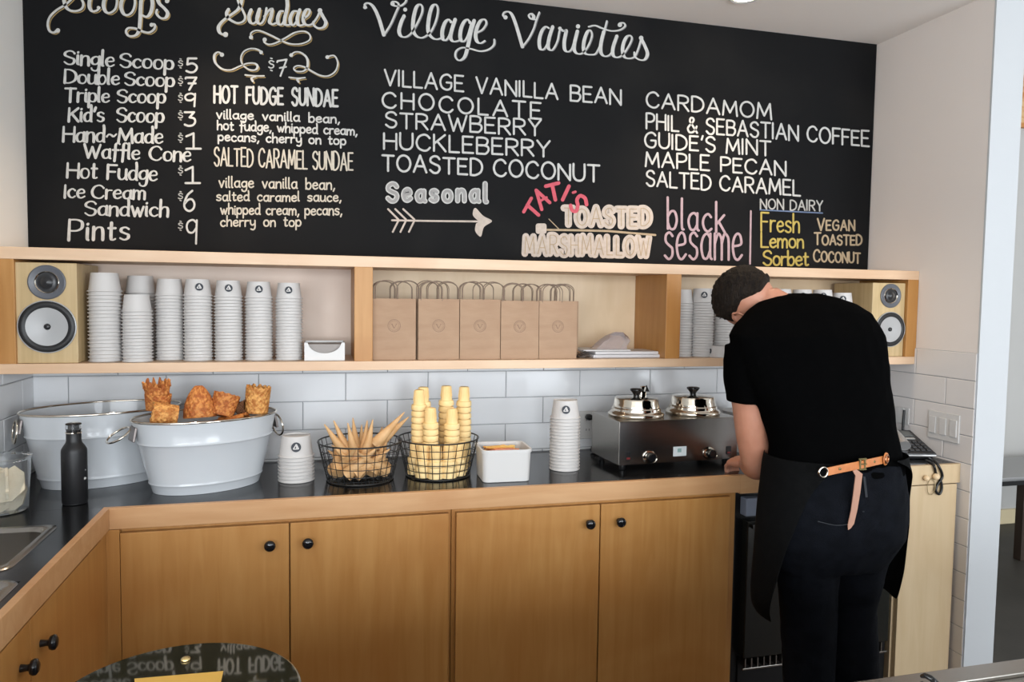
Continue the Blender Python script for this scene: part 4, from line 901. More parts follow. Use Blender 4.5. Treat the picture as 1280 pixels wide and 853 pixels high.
for k in range(34):
    mm = MB(); L_ = .052; mm.tube([(-L_*.9, 0, 0), (0, 0, .001), (L_*.4, 0, 0)], [.0028, .0022, .003], 6).sphere((L_*.62, 0, 0), .0085, 10, 6, None, (1.5, 1, .35))
    o = mm.obj('tasting_spoon', cols[k % 4], None, 60); a = rnd.choice([rnd.uniform(-.35, .35), rnd.uniform(PI-.35, PI+.35)])
    o.rotation_euler = (rnd.uniform(-.2, .2), rnd.uniform(-.06, .06), a); x = rnd.uniform(-.018, .018); y = -D_+.018+(2*D_-.036)*((k*7) % 34)/33
    o.location = (1.435+x, -.405+y, CZ+.082+.018*((k*5) % 34)/34)
    tag(o, 'small coloured tasting spoon lying in the white box', 'spoon', 'tasting spoons in the white box')

# food warmer with two lidded pots
wa = thing('food_warmer', 'stainless steel twin food warmer on the counter left of the man', 'food warmer', (2.09, -.28, CZ), R(3.5))
HW, F0, F1, BZ, TZ = .243, -.117, .117, .022, .178
b = MB().box(-HW, HW, F0+.001, F1, BZ, TZ); b.obj('housing', steel_m, wa, None, .002)
MB().box(-HW+.001, HW-.001, F0-.0015, F0+.001, BZ+.001, TZ-.002).obj('front_panel', steel_dk, wa, None, .0008)
for sx in (-1, 1):
    for sy in (-1, 1): MB().lathe([(.009, 0), (.011, .004), (.010, BZ)], 16, TR((sx*(HW-.03), sy*.085, 0)), cap0=True, cap1=True).obj('foot', black_m, wa, 40)
def ctl(x):
    k = MB().lathe([(.024, 0), (.024, .003), (.021, .004)], 32, TR((x, F0-.0015, .048), (PI/2, 0, 0)), cap1=True).obj('dial_plate', chrome, wa, 40)
    MB().lathe([(.017, .004), (.0165, .020), (.013, .024), (.0001, .024)], 12, TR((x+.003, F0-.0015, .048), (PI/2, 0, 0))).obj('dial_knob', blackgloss, k, 30)
    MB().lathe([(.0175, .020), (.0185, .0205), (.0175, .023)], 32, TR((x+.003, F0-.0015, .048), (PI/2, 0, 0))).obj('dial_ring', chrome, k, 40)
ctl(-.125); ctl(.122)
for x in (-.208, .205):
    s_ = MB().box(x-.010, x+.010, F0-.005, F0-.0015, .040, .070).obj('rocker_switch', black_m, wa, None, .001)
    MB().box(x-.006, x+.006, F0-.0062, F0-.005, .044, .050).obj('rocker_lamp', mat('dim_red', (.2, .02, .02), .4), s_)
lb_ = MB().box(-.027, .027, F0-.0022, F0-.0015, .044, .079).obj('rating_label', mat('pale_label', (.62, .66, .66), .5), wa)
MB().box(-.010, .006, F0-.0026, F0-.0022, .058, .072).obj('label_print', mat('teal_print', (.25, .38, .36), .6), lb_)
def pot(lab, lx, notch):
    c, s_ = math.cos(R(3.5)), math.sin(R(3.5)); ly = .0
    t = thing('pot', lab, 'pot', (2.09+lx*c-ly*s_, -.28+lx*s_+ly*c, CZ+TZ+.0005), 0, 'lidded steel pots in the food warmer')
    MB().lathe([(.100, 0), (.103, .004), (.103, .010), (.099, .015), (.093, .018), (.091, .022)], 64).obj('pot_collar', chrome, t, 40)
    MB().lathe([(.091, .022), (.090, .030), (.086, .034), (.085, .044), (.082, .050), (.0815, .062), (.079, .0665), (.070, .068), (.035, .071), (.0001, .072)], 64).obj('lid', chrome, t, 35)
    MB().lathe([(.012, .071), (.011, .077), (.015, .084), (.024, .094), (.024, .099), (.018, .101), (.0001, .1015)], 28).obj('lid_knob', blackgloss, t, 40)
    return t
pot('left lidded stainless pot in the food warmer, with a ladle notch', -.118, 1); pot('right lidded stainless pot in the food warmer beside the man', .122, 0)
ld = thing('ladle', 'ladle handle end sticking up behind the left pot lid', 'ladle', (2.02, -.24, CZ+TZ+.07))
q = at(804, 486, 'y', -.255); P(MB().box(q.x-.012, q.x+.010, -.262, -.25, CZ+TZ+.060, q.z+.010), 'handle', chrome, ld, .003); P(MB().prism([(q.x+.002, q.z-.010), (q.x+.020, q.z-.010), (q.x+.008, q.z+.014)], -.268, -.262), 'grip', black_m, ld, 0)

# socket, plug and cord left of the warmer
pv = at(734, 531, 'y', -.004); so = thing('wall_socket', 'white wall socket behind the food warmer', 'socket', (pv.x, -.004, pv.z))
MB().box(-.035, .035, -.006, -.001, -.057, .057).obj('face_plate', white_pl, so, None, .002)
sl = mat('slot_dark', (.02, .02, .02), .6)
for z in (-.02, .02):
    MB().box(-.007, -.005, -.0068, -.006, z-.004, z+.004).box(.005, .007, -.0068, -.006, z-.004, z+.004).obj('slot', sl, so)
cd_ = thing('power_cord', 'black power cord and plug of the food warmer at the wall socket', 'cord', (pv.x, -.02, pv.z))
pl = at(737, 522, 'y', -.04); P(MB().sphere((pl.x, -.035, pl.z), .016, 14, 8, None, (1, 1.4, .8)), 'plug', black_m, cd_, 0, 60)
ce_ = [(pl.x+.01, -.045, pl.z-.004), (pl.x+.035, -.055, pl.z-.03), (pl.x+.05, -.05, pl.z-.10), (pl.x+.02, -.06, CZ+.03), (pl.x-.005, -.08, CZ+.006), (pl.x+.03, -.12, CZ+.005), (pl.x+.10, -.16, CZ+.005)]
P(MB().tube(smooth_pts(ce_), .004, 8), 'cord', black_m, cd_, 0, 60)
P(MB().tube(smooth_pts([(pl.x+.0, -.07, CZ+.02), (pl.x+.02, -.10, CZ+.035), (pl.x+.03, -.12, CZ+.012), (pl.x, -.11, CZ+.006), (pl.x+.0, -.07, CZ+.02)]), .004, 8), 'cord_loop', black_m, cd_, 0, 60)

# white canister half hidden behind the man's arm
wcn = thing('white_canister', 'white canister on the counter between the man\'s arm and body', 'canister', (2.50, -.14, CZ))
MB().lathe([(.0001, 0), (.060, 0), (.062, .004), (.070, .150), (.073, .154), (.073, .162), (.0001, .166)], 40).obj('canister_wall', white_pl, wcn, 40)
MB().lathe([(.0001, .166), (.02, .170), (.018, .186), (.0001, .190)], 24).obj('lid_knob', white_pl, wcn, 40)

# telephone
ph = thing('telephone', 'silver and black desk telephone on the end cabinet', 'telephone', (3.088, -.335, CZ), R(-13))
blk = mat('phone_black', (.018, .018, .02), .3); slv = mat('phone_silver', (.45, .44, .43), .3, .6)
tilt = TR((0, 0, .022), (R(20), 0, 0))
MB().prism([(-.10, 0), (.085, 0), (.095, .070), (.085, .082), (-.105, .022)], -.085, .095, 'x').obj('base', blk, ph, None, .004)
MB().box(-.088, .098, -.112, .088, .020, .026, TR((0, -.006, .034), (R(17.5), 0, 0))).obj('top_plate', blk, ph, None, .006)
MB().box(-.090, .100, -.118, -.106, .0, .012, TR((0, 0, .012))).obj('front_trim', slv, ph, None, .004)
sc2 = MB().box(.0, .082, .030, .076, .026, .029, TR((0, -.006, .034), (R(17.5), 0, 0))).obj('display', mat('display_grey', (.13, .14, .14), .25), ph, None, .001)
for r_ in range(4):
    for c in range(4):
        MB().box(.004+c*.0225, .019+c*.0225, -.090+r_*.022, -.077+r_*.022, .026, .030, TR((0, -.006, .034), (R(17.5), 0, 0))).obj('key', mat('key_dark', (.035, .035, .037), .4) if r_+c == 0 else MATS['key_dark'], ph, None, .001)
MB().box(.035, .075, .005, .018, .026, .029, TR((0, -.006, .034), (R(17.5), 0, 0))).obj('soft_key', mat('key_grey', (.35, .35, .34), .4), ph, None, .001)
hp = smooth_pts([(-.030, -.118, .055), (-.030, -.088, .074), (-.030, -.02, .102), (-.030, .05, .117), (-.030, .085, .103)])
rads = [.016+.006*abs(2*i/(len(hp)-1)-1)**1.5 for i in range(len(hp))]
MB().tube(hp, rads, 14, flat=1.35).obj('handset', slv, ph, 70)
MB().box(-.055, -.006, -.105, .085, .012, .050, TR((0, 0, .0), (R(10), 0, 0))).obj('cradle', blk, ph, None, .006)
an = at(1155, 540, 'y', -.20); MB().tube([(.075, .085, .05), (.080, .090, .165)], [.0055, .0045], 10).obj('aerial', black_m, ph, 60)
cg = thing('phone_cord', 'black coiled telephone cord looped over the edge of the end cabinet', 'cord', (3.07, -.55, .86))
yc = -DC-.006
def Q(px, py, y=yc): v = at(px, py, 'y', y); return (v.x, v.y, v.z)
c1 = smooth_pts([Q(1160, 573, -.46), Q(1168, 577, -.53), Q(1174, 584), Q(1178, 596), Q(1172, 606), Q(1170, 614), Q(1174, 618), Q(1177, 612), Q(1176, 602), Q(1170, 592), Q(1167, 582), Q(1158, 576, -.50)], n=10)
P(MB().tube(c1, .0048, 8), 'cord', black_m, cg, 0, 60)
hk2 = thing('key_ring', 'small pale ring with wooden beads hanging from the end cabinet edge', 'ring', (3.03, -.55, .84))
rc = Q(1164, 609); P(MB().tube([(rc[0]+.018*math.cos(2*PI*i/24), yc, rc[2]+.030*math.sin(2*PI*i/24)) for i in range(24)], .0015, 6, True), 'ring', mat('dull_brass', (.42, .34, .2), .4, .7), hk2, 0, 60)
bead = mat('wooden_bead', (.62, .46, .28), .5)
for px, py, r_ in ((1157, 598, .011), (1169, 596, .013)): v = Q(px, py); P(MB().sphere((v[0], yc-.004, v[2]), r_, 16, 10), 'bead', bead, hk2, 0, 60)

# plates on the right tile wall
def plate(lab, name, y0, y1, z0, z1, n):
    t = thing(name, lab, 'switch plate' if n == 3 else 'socket', (XR-.006, (y0+y1)/2, (z0+z1)/2))
    P(MB().box(XR-.012, XR-.0065, y0, y1, z0, z1), 'face_plate', white_pl, t, .002)
    for k in range(n):
        c = y0+(y1-y0)*(k+.5)/n; P(MB().box(XR-.0165, XR-.012, c-.016, c+.016, (z0+z1)/2-.033, (z0+z1)/2+.033), 'rocker', white_pl, t, .0015)
plate('white three-gang switch plate on the right tile wall above the telephone', 'switch_plate', -.535, -.385, .985, 1.095, 3)
plate('white single plate on the right tile wall behind the telephone', 'wall_plate', -.285, -.205, 1.015, 1.085, 1)

# ================================================================ FOREGROUND CANISTER WITH A GLOSSY LID
HC = 1.190; c0 = Vector((.718, -2.187)); 
cn = thing('canister', 'round black glossy-lidded canister with a brass screw in the lower left foreground', 'canister', (c0.x, c0.y, .894))
olive = mat('dark_glossy_lid', (.022, .019, .010), .03, spec=.9)
MB().lathe([(.0001, 0), (.080, 0), (.084, .006), (.084, HC-.894-.030), (.0001, HC-.894-.030)], 56).obj('canister_wall', blackgloss, cn, 40)
MB().lathe([(.092, HC-.894-.032), (.098, HC-.894-.030), (.1000, HC-.894-.004), (.0990, HC-.894-.0012), (.0970, HC-.894)], 64).obj('lid_rim', mat('olive_rim', (.10, .09, .055), .25, .4), cn, 50)
MB().lathe([(.0971, HC-.894), (.0001, HC-.894+.0002)], 64).obj('lid', olive, cn, 60)
sv = at(232, 822, 'z', HC+.003); MB().sphere((sv.x-c0.x, sv.y-c0.y, HC-.894+.001), .0042, 18, 10, None, (1, 1, .6)).obj('brass_screw', mat('brass', (.75, .55, .25), .25, 1), cn, 60)
pc = [at(a, b, 'z', HC+.001) for a, b in ((166, 852), (168, 849), (279, 839.5), (276, 853), (276, 875), (170, 880))]
yl = MB(); yl.prism([(p.x-c0.x, p.y-c0.y) for p in [pc[1], pc[2], pc[3], pc[4], pc[5]]], HC-.894+.0004, HC-.894+.0012, 'z'); yl.obj('yellow_card', mat('yellow_card', (.62, .36, .07), .5), cn)

# ================================================================ FAR ROOM
pcx = thing('framed_picture', 'orange and brown picture on the far wall, cut by the right edge of the photo', 'picture', (5.8, 1.2, 2.2))
a_, b_ = at(1272.5, 75, 'y', 1.2), at(1272.5, 158, 'y', 1.2)
P(MB().box(a_.x, a_.x+.6, 1.205, 1.238, b_.z, a_.z), 'panel', mat('orange_painting', (.50, .20, .05), .6, col2=(.62, .40, .20), scale=5, stretch=(1, 1, 3), distort=2, lo=.4, hi=.6), pcx)
tz = at(1262, 577, 'y', .55)
tb = thing('table', 'dark table with a grey top standing in the far room at the right edge', 'table', (4.9, .8, 0))
a_ = at(1250, 597, 'y', .60); b_ = at(1250, 597, 'y', .60); c_ = at(1250, 612, 'y', .60)
P(MB().box(XP+.4, 6.0, .58, 1.05, a_.z-.022, a_.z), 'table_top', mat('grey_top', (.25, .25, .25), .35), tb, .003)
P(MB().box(XP+.4, 6.0, .60, .64, a_.z-.055, a_.z-.0225), 'apron', black_m, tb)
P(MB().box(XP+.4, 6.0, .578, .5795, a_.z-.018, a_.z-.010), 'edge_strip', mat('grey_edge', (.18, .18, .18), .4), tb)
lx = at(1275, 640, 'y', .62).x
for x in (lx, XP+.45, 5.9): P(MB().box(x, x+.05, .60, .65, .001, a_.z-.03), 'leg', mat('dark_brown_leg', (.03, .018, .012), .5), tb)
# ================================================================ THE MAN
skin = mat('skin', (.42, .185, .115), .5, col2=(.48, .225, .145), scale=14, bump=.05, bscale=120, sss=.12)
shirt_m = mat('black_cotton', (.0012, .0012, .0013), .95, bump=.15, bscale=350, spec=.02)
apron_m = mat('black_denim', (.0022, .0023, .0025), .9, col2=(.0036, .0037, .0038), scale=60, bump=.2, bscale=300, spec=.1)
jean_m = mat('dark_indigo_denim', (.0022, .0027, .0042), .9, col2=(.0036, .0044, .0068), scale=30, bump=.2, bscale=300, spec=.1)
tan_m = mat('tan_leather', (.42, .135, .035), .5, col2=(.50, .18, .055), scale=30, bump=.1, bscale=150)
pale_l = mat('pale_leather_back', (.36, .19, .13), .7)
hair_m = mat('dark_brown_hair', (.006, .004, .003), .7, spec=.2, col2=(.016, .010, .006), scale=120, stretch=(1, 1, .2), bump=.8, bscale=260)
def se(c, ax, ay, rx, ry, n=28, e=2.0):
    """superellipse ring round c in the plane of ax, ay"""
    out = []
    for i in range(n):
        t = 2*PI*i/n; ct, st_ = math.cos(t), math.sin(t)
        out.append(tuple(Vector(c)+Vector(ax)*rx*math.copysign(abs(ct)**(2/e), ct)+Vector(ay)*ry*math.copysign(abs(st_)**(2/e), st_)))
    return out
def prow(py, L, Rr, y, hd, e=2.3, off=0, n=28):
    a, b = at(L, py, 'y', y), at(Rr, py, 'y', y); c = (a+b)/2
    return se((c.x, y, c.z), (1, 0, 0), (0, 1, 0), (b.x-a.x)/2+off, hd+off, n, e)
def limb(mb, pts, flat=1, n=20):
    """pts: (position, radius) along the limb"""
    rg = []; P_ = [Vector(p) for p, r_ in pts]; prev = None
    for i, (p, r_) in enumerate(pts):
        t = (P_[min(i+1, len(P_)-1)]-P_[max(i-1, 0)]).normalized()
        nrm = t.orthogonal().normalized() if prev is None else (prev-t*prev.dot(t)).normalized(); prev = nrm
        rg.append(se(P_[i], nrm, t.cross(nrm), r_, r_*flat, n))
    # round the ends a little
    def cap(p, r_, t, nn): return [se(p+t*r_*.5, nn, t.cross(nn), r_*.80, r_*.8*flat, n), se(p+t*r_*.85, nn, t.cross(nn), r_*.4, r_*.4*flat, n)]
    t1 = (P_[-1]-P_[-2]).normalized(); rg += cap(P_[-1], pts[-1][1], t1, (prev-t1*prev.dot(t1)).normalized())
    mb.rings(rg, True); return mb
def curvept(keys, n=5):
    q = smooth_pts([(*k[0], k[1]) for k in keys], n=n); return [(Vector(p[:3]), p[3]) for p in q]
def fuse(mb, name, m, par, voxel, smooth_it=2, noise_amp=0, nscale=9, fine=0):
    me = mb.mesh(name, m); o = bpy.data.objects.new(name+'_tmp', me); COL.objects.link(o)
    r_ = o.modifiers.new('r', 'REMESH'); r_.mode = 'VOXEL'; r_.voxel_size = voxel
    s_ = o.modifiers.new('s', 'SMOOTH'); s_.factor = .6; s_.iterations = smooth_it
    dg = bpy.context.evaluated_depsgraph_get(); ev = bpy.data.meshes.new_from_object(o.evaluated_get(dg)); bpy.data.objects.remove(o)
    ev.name = name
    if noise_amp:
        nn = [v.normal.copy() for v in ev.vertices]
        for v, nv in zip(ev.vertices, nn):
            p = v.co; d = noise.noise(Vector((p.x*nscale, p.y*nscale, p.z*nscale*.55+p.x*4)))
            d2 = 1-abs(noise.noise(Vector((p.x*nscale*1.3+5, p.y*nscale*1.3, p.z*nscale*1.8-p.x*nscale*.8))))*2
            v.co = p+nv*noise_amp*(d*.7+d2*.5)
    ev.polygons.foreach_set('use_smooth', [True]*len(ev.polygons)); ev.materials.clear(); ev.materials.append(m)
    o = bpy.data.objects.new(name, ev); COL.objects.link(o)
    if par: o.parent = par; o.matrix_parent_inverse = pinv(par)
    return o
mx0 = at(1042, 640, 'y', -.98)
man = thing('person', 'man in black T-shirt, dark apron and jeans bending over the counter, seen from behind', 'person', (mx0.x, -.98, 0))
# --- rows of the upper body: picture row, left, right, depth of the middle, half thickness
TOR = [(367, 985, 1018, -.745, .030), (372, 968, 1044, -.755, .052), (380, 951, 1067, -.765, .072), (391, 936, 1083, -.78, .088), (404, 924, 1092, -.80, .100), (420, 916, 1099, -.825, .110), (440, 921, 1101, -.845, .116),
       (465, 930, 1102, -.87, .120), (490, 941, 1104, -.89, .120), (515, 955, 1108, -.905, .118), (540, 965, 1111, -.925, .116), (560, 969, 1115, -.94, .117), (580, 968, 1119, -.955, .122), (592, 966, 1121, -.96, .124)]
HIP = [(575, 970, 1118, -.955, .118), (595, 967, 1120, -.965, .125), (620, 963, 1122, -.975, .132), (645, 962, 1122, -.98, .135), (670, 964, 1119, -.98, .128), (690, 967, 1107, -.975, .112), (706, 972, 1099, -.97, .092)]
# left arm (the one seen) and right arm (reaching forward, hidden by the body)
def W3(px, py, y): return tuple(at(px, py, 'y', y))
LS = W3(936, 432, -.815); LM = W3(935, 505, -.83); LE = W3(945, 578, -.80); LF = W3(938, 582, -.68); LW = W3(940, 579, -.58)
arm_l = [(LS, .058), (W3(933, 470, -.825), .056), (W3(937, 508, -.83), .0515), (W3(940, 540, -.825), .0495), (W3(944, 566, -.815), .0475), (W3(947, 581, -.785), .0455), (W3(944, 582, -.73), .044), (W3(940, 581, -.68), .040), (W3(937, 580, -.62), .034), (LW, .027)]
RS = W3(1078, 425, -.80)
arm_r = [(RS, .056), (W3(1082, 465, -.78), .055), (W3(1074, 505, -.74), .049), (W3(1062, 540, -.69), .044), (W3(1048, 556, -.64), .042), (W3(1022, 562, -.59), .038), (W3(995, 567, -.54), .031), (W3(984, 569, -.52), .026)]
def hand(mb, wrist, fwd, up, side, curl, s=1.0):
    """palm with four fingers and a thumb; fwd along the hand, up is the back of the hand, side points to the thumb"""
    f, u_, sd = Vector(fwd).normalized(), Vector(up).normalized(), Vector(side).normalized(); w_ = Vector(wrist)
    rg = [se(w_+f*a*s, sd, u_, rx*s, ry*s, 18, 2.6) for a, rx, ry in ((-.02, .024, .021), (.01, .030, .018), (.04, .038, .016), (.07, .041, .015), (.088, .039, .013))]; mb.rings(rg, True)
    for k, (o_, ln) in enumerate(((.028, .072), (.010, .080), (-.009, .075), (-.027, .060))):
        p = w_+f*.080*s+sd*o_*s; q = [(p-f*.015*s, .0088*s)]; ang = 0
        for j, frac in enumerate((.42, .32, .26)):
            ang += curl*(.7, 1.0, .8)[j]; d = f*math.cos(ang)-u_*math.sin(ang); p = p+d*ln*frac*s; q.append((p, (.0082, .0076, .0066)[j]*s))
        limb(mb, q, n=12)
    p = w_+f*.022*s+sd*.030*s; q = [(p-sd*.01, .0125*s), (p+(sd*.6+f*.5-u_*.3)*.034*s, .0105*s), (p+(sd*.6+f*.9-u_*.7)*.052*s, .009*s), (p+(sd*.35+f*1.25-u_*1.0)*.060*s, .0075*s)]; limb(mb, q, n=12)
body = MB()
body.rings([prow(*r_, off=-.014) for r_ in TOR], True); body.rings([prow(*r_, off=-.012) for r_ in HIP], True)
limb(body, curvept(arm_l, 4)); limb(body, curvept(arm_r, 4))
hand(body, LW, (-.22, .95, -.10), (-.25, .1, .95), (.95, .25, .2), .75)
hand(body, arm_r[-1][0], (-.75, .62, -.12), (0, .1, .98), (.55, .8, 0), .60)
# legs
yl_ = -.975
def leg(L0, R0, L1, R1, foot_dx):
    k = []
    rr_ = R1 < 1060
    for py, a, b, y in ((650, L0, R0, -.975), (700, L0+3, R0-1 if rr_ else 1101, -.97), (735, (L0*.6+L1*.4)+3, (R0+R1)/2 if rr_ else 1094, -.963), (760, (L0+L1)/2+4, (R0+R1)/2-1 if rr_ else 1089, -.96), (815, L1+2, R1+2, -.965), (850, L1+3, R1+1, -.975)):
        p, q = at(a, py, 'y', y), at(b, py, 'y', y); k.append((((p.x+q.x)/2, y, p.z), (q.x-p.x)/2))
    x, z = k[-1][0][0], k[-1][0][2]
    k += [((x, -.99, .30), .058), ((x+.002, -1.0, .20), .048), ((x+.004, -1.005, .09), .044)]
    return k
legL = leg(972, 1044, 981, 1036, 0); legR = leg(1040, 1118, 1038, 1089, 0)
limb(body, [(p, r_-.010) for p, r_ in curvept(legL, 3)]); limb(body, [(p, r_-.010) for p, r_ in curvept(legR, 3)])
# head: frame of its own, bowed forward and to the left
u_h = Vector((-.66, .58, .42)).normalized(); f_h = Vector((.02, .50, -.86)); f_h = (f_h-u_h*f_h.dot(u_h)).normalized(); l_h = u_h.cross(f_h).normalized()
HCn = at(938, 380, 'y', -.66)
def H3(f_, l_, u_): return HCn+f_h*f_+l_h*l_+u_h*u_
def ell(mb, c, rf, rl, ru, seg=24, rg=16):
    vs = []; 
    for j in range(rg+1):
        th = PI*j/rg; s0, c0_ = max(math.sin(th), 1e-3), math.cos(th)
        for i in range(seg):
            a = 2*PI*i/seg; vs.append(tuple(c+f_h*rf*s0*math.cos(a)+l_h*rl*s0*math.sin(a)+u_h*ru*c0_))
    mb.add(vs, [(j*seg+i, j*seg+(i+1) % seg, (j+1)*seg+(i+1) % seg, (j+1)*seg+i) for j in range(rg) for i in range(seg)]+[tuple(range(seg)), tuple(rg*seg+i for i in range(seg))[::-1]]); return mb
ell(body, H3(-.008, 0, .022), .096, .077, .094)           # skull
ell(body, H3(.035, 0, -.045), .060, .057, .075)           # face
ell(body, H3(.050, 0, -.095), .036, .034, .028)           # chin
ell(body, H3(.098, 0, -.040), .016, .013, .024, 12, 8); ell(body, H3(.108, 0, -.052), .013, .015, .010, 12, 8)   # nose
ell(body, H3(.085, 0, -.005), .012, .050, .012, 16, 8)    # brow
for s in (-1, 1): ell(body, H3(.070, s*.040, -.040), .022, .020, .024, 14, 10)     # cheeks
for dz in (-.075, -.084): ell(body, H3(.090, 0, dz), .008, .022, .005, 14, 8)       # lips
limb(body, [(H3(-.030, 0, -.045), .057), ((H3(-.035, 0, -.045)+at(985, 396, 'y', -.755))/2, .058), (at(988, 400, 'y', -.765), .064), (at(1005, 420, 'y', -.79), .07)])
for s in (-1, 1):
    c = H3(.019, s*.084, -.012); out_ = l_h*s
    q = []; 
    for i in range(20):
        a = 2*PI*i/20; q.append(c+(u_h*.034*math.cos(a)-f_h*(.019+.003*math.cos(a))*math.sin(a))+out_*(.006+.006*(1+math.sin(a)))+(-f_h*.006))
    body.tube(q, .0052, 8, True); ell(body, c-f_h*.002+out_*.002, .014, .006, .026, 12, 8); ell(body, c-u_h*.026+f_h*.006+out_*.006, .007, .005, .010, 10, 8)
bo = fuse(body, 'body', skin, man, .0052, 2)
for s in (-1, 1):
    e = ell(MB(), H3(.082, s*.031, -.018), .0115, .0125, .0115, 16, 12).obj('eye', mat('eye_white', (.7, .68, .66), .2), man, 60, world=True)
    ell(MB(), H3(.0905, s*.031, -.018), .0045, .0052, .0052, 12, 8).obj('iris', mat('iris_brown', (.05, .03, .02), .1), e, 60, world=True)
# hair: cropped cap that thins out at the nape and temples
hb = MB(); seg, rg = 96, 64; vs = []
for j in range(rg+1):
    th = PI*j/rg
    for i in range(seg):
        a = 2*PI*i/seg; d = Vector((math.sin(th)*math.cos(a), math.sin(th)*math.sin(a), math.cos(th)))   # f, l, u
        # hairline: front lies high, sides at the ears, back down to the nape
        fr = d.x; line_ = (.30 if fr > .66 else (-.36 if fr > .36 else (-.12 if fr > -.30 else -.56)))
        if .52 < fr <= .66: line_ = -.36+(fr-.52)/.14*.66
        if -.72 < fr <= -.30: line_ = -.12-(-.30-fr)/.42*.44
        side = abs(d.y)
        k = max(0, min(1, (d.z-line_)/.22)); k = k*k*(3-2*k)
        thick = -.006+(.006+.004+.011*max(0, min(1, (d.z+.45)/.8)))*k
        n1 = noise.noise(Vector((d.x*9, d.y*9, d.z*9)))*.0035+noise.noise(Vector((d.x*28, d.y*28, d.z*28)))*.0028
        r_ = 1; p = H3(-.008, 0, .022)+f_h*(.096+thick+n1*k)*d.x+l_h*(.077+thick+n1*k)*d.y+u_h*(.094+thick+n1*k)*d.z
        if d.z < -.2: p = p-f_h*.006*k
        vs.append(tuple(p))
hb.add(vs, [(j*seg+i, j*seg+(i+1) % seg, (j+1)*seg+(i+1) % seg, (j+1)*seg+i) for j in range(rg) for i in range(seg)])
ho = hb.obj('hair', hair_m, man, 180, world=True)
# tufts that break the outline
tf = MB(); rnd = random.Random(3)
for k in range(1500):
    d = Vector((rnd.gauss(0, 1), rnd.gauss(0, 1), rnd.gauss(0, 1))).normalized()
    if d.z < (.42 if d.x > .5 else (.12 if d.x > -.45 else -.10)): continue
    p = H3(-.008, 0, .022)+f_h*(.103)*d.x+l_h*(.084)*d.y+u_h*(.104)*d.z; nv = (f_h*d.x+l_h*d.y+u_h*d.z)
    tdir = (nv*.55+(f_h*.6-u_h*.2)+Vector((rnd.uniform(-.5, .5), rnd.uniform(-.5, .5), rnd.uniform(-.5, .5)))).normalized(); s_ = tdir.cross(nv).normalized()*.0016
    tf.add([p-s_, p+s_, p+tdir*.011+nv*.002], [(0, 1, 2)])
t_ = tf.obj('hair_tufts', hair_m, man, world=True); t_['kind'] = 'stuff'
# --- T-shirt
sh_ = MB(); sh_.rings([prow(*r_) for r_ in TOR], True)
sl = [(p, r_+.009) for p, r_ in curvept(arm_l[:3], 5)]; sl = [s for s in sl if s[0].z > at(935, 499, 'y', -.83).z]
sh_.rings([se(p, (1, 0, 0), (0, 1, 0), r_+.001, r_+.004) for p, r_ in sl]+[se(at(934.5, 502, 'y', -.83), (1, 0, .0), (0, 1, 0), .0585, .064)], True)
sr = [(p, r_+.009) for p, r_ in curvept(arm_r[:3], 5)][:11]; limb(sh_, sr); 
fuse(sh_, 't_shirt', shirt_m, man, .0062, 3, .0045, 9)
nk = at(950, 393, 'y', -.79)
# --- jeans
je = MB(); je.rings([prow(*r_, off=.001) for r_ in HIP], True)
limb(je, curvept(legL, 3)); limb(je, curvept(legR, 3))
jo = fuse(je, 'jeans', jean_m, man, .0065, 2, .004, 13)
def on_hip(px, py, out=.004):
    """point on the back of the hips under the picture point"""
    rows_ = HIP; 
    for a, b in zip(rows_, rows_[1:]):
        if a[0] <= py <= b[0] or b is rows_[-1]:
            t = (py-a[0])/(b[0]-a[0]); L, R_, y, hd = (a[i]+(b[i]-a[i])*t for i in range(1, 5)); break
    if py < HIP[0][0]: L, R_, y, hd = HIP[0][1:]
    u = max(-1, min(1, (px-(L+R_)/2)/((R_-L)/2))); d = hd*(max(0, 1-abs(u)**2.3))**(1/2.3)
    return Vector(at(px, py, 'y', y-d-out))
def ribbon(name, pts, w_, m, par, th=.003, out=.004, wdir=None):
    q = [on_hip(px, py, out) for px, py in smooth_pts(pts)]; b = MB(); rg = []
    for i, p in enumerate(q):
        t = (q[min(i+1, len(q)-1)]-q[max(i-1, 0)]).normalized(); nb = Vector((0, -1, .1)); sd = t.cross(nb).normalized(); nb = sd.cross(t).normalized()
        rg.append([p+sd*w_/2+nb*th/2, p-sd*w_/2+nb*th/2, p-sd*w_/2-nb*th/2, p+sd*w_/2-nb*th/2])
    b.rings(rg, True); return b.obj(name, m, par, None, .0006, world=True)
# pockets, seams and belt of the jeans
for nm_, pts in (('pocket_seam', [(1022, 652), (1045, 657), (1064, 655)]), ('pocket_seam', [(1078, 640), (1096, 637), (1114, 630)]), ('yoke_seam', [(1080, 596), (1082, 612), (1083, 622)])):
    ribbon(nm_, pts, .0025 if nm_ != 'yoke_seam' else .008, mat('denim_stitch', (.012, .014, .018), .8), jo, .002, .007)
ribbon('leather_patch', [(1107, 598), (1110, 611), (1110.5, 621)], .016, mat('reddish_leather', (.16, .035, .02), .6), man, .003, .012)
# --- apron: a sheet wrapped round front and sides, open at the back
AP = [(566, 966, 1120, -.950), (580, 963, 1123, -.958), (600, 961, 1126, -.965), (630, 957, 1127.5, -.975), (660, 955, 1127, -.98), (690, 953, 1123.5, -.98), (715, 951, 1121, -.975), (735, 949.5, 1119, -.97), (752, 950.5, 1118, -.965), (764, 956, 1114, -.96), (773, 966, 1106, -.955)]
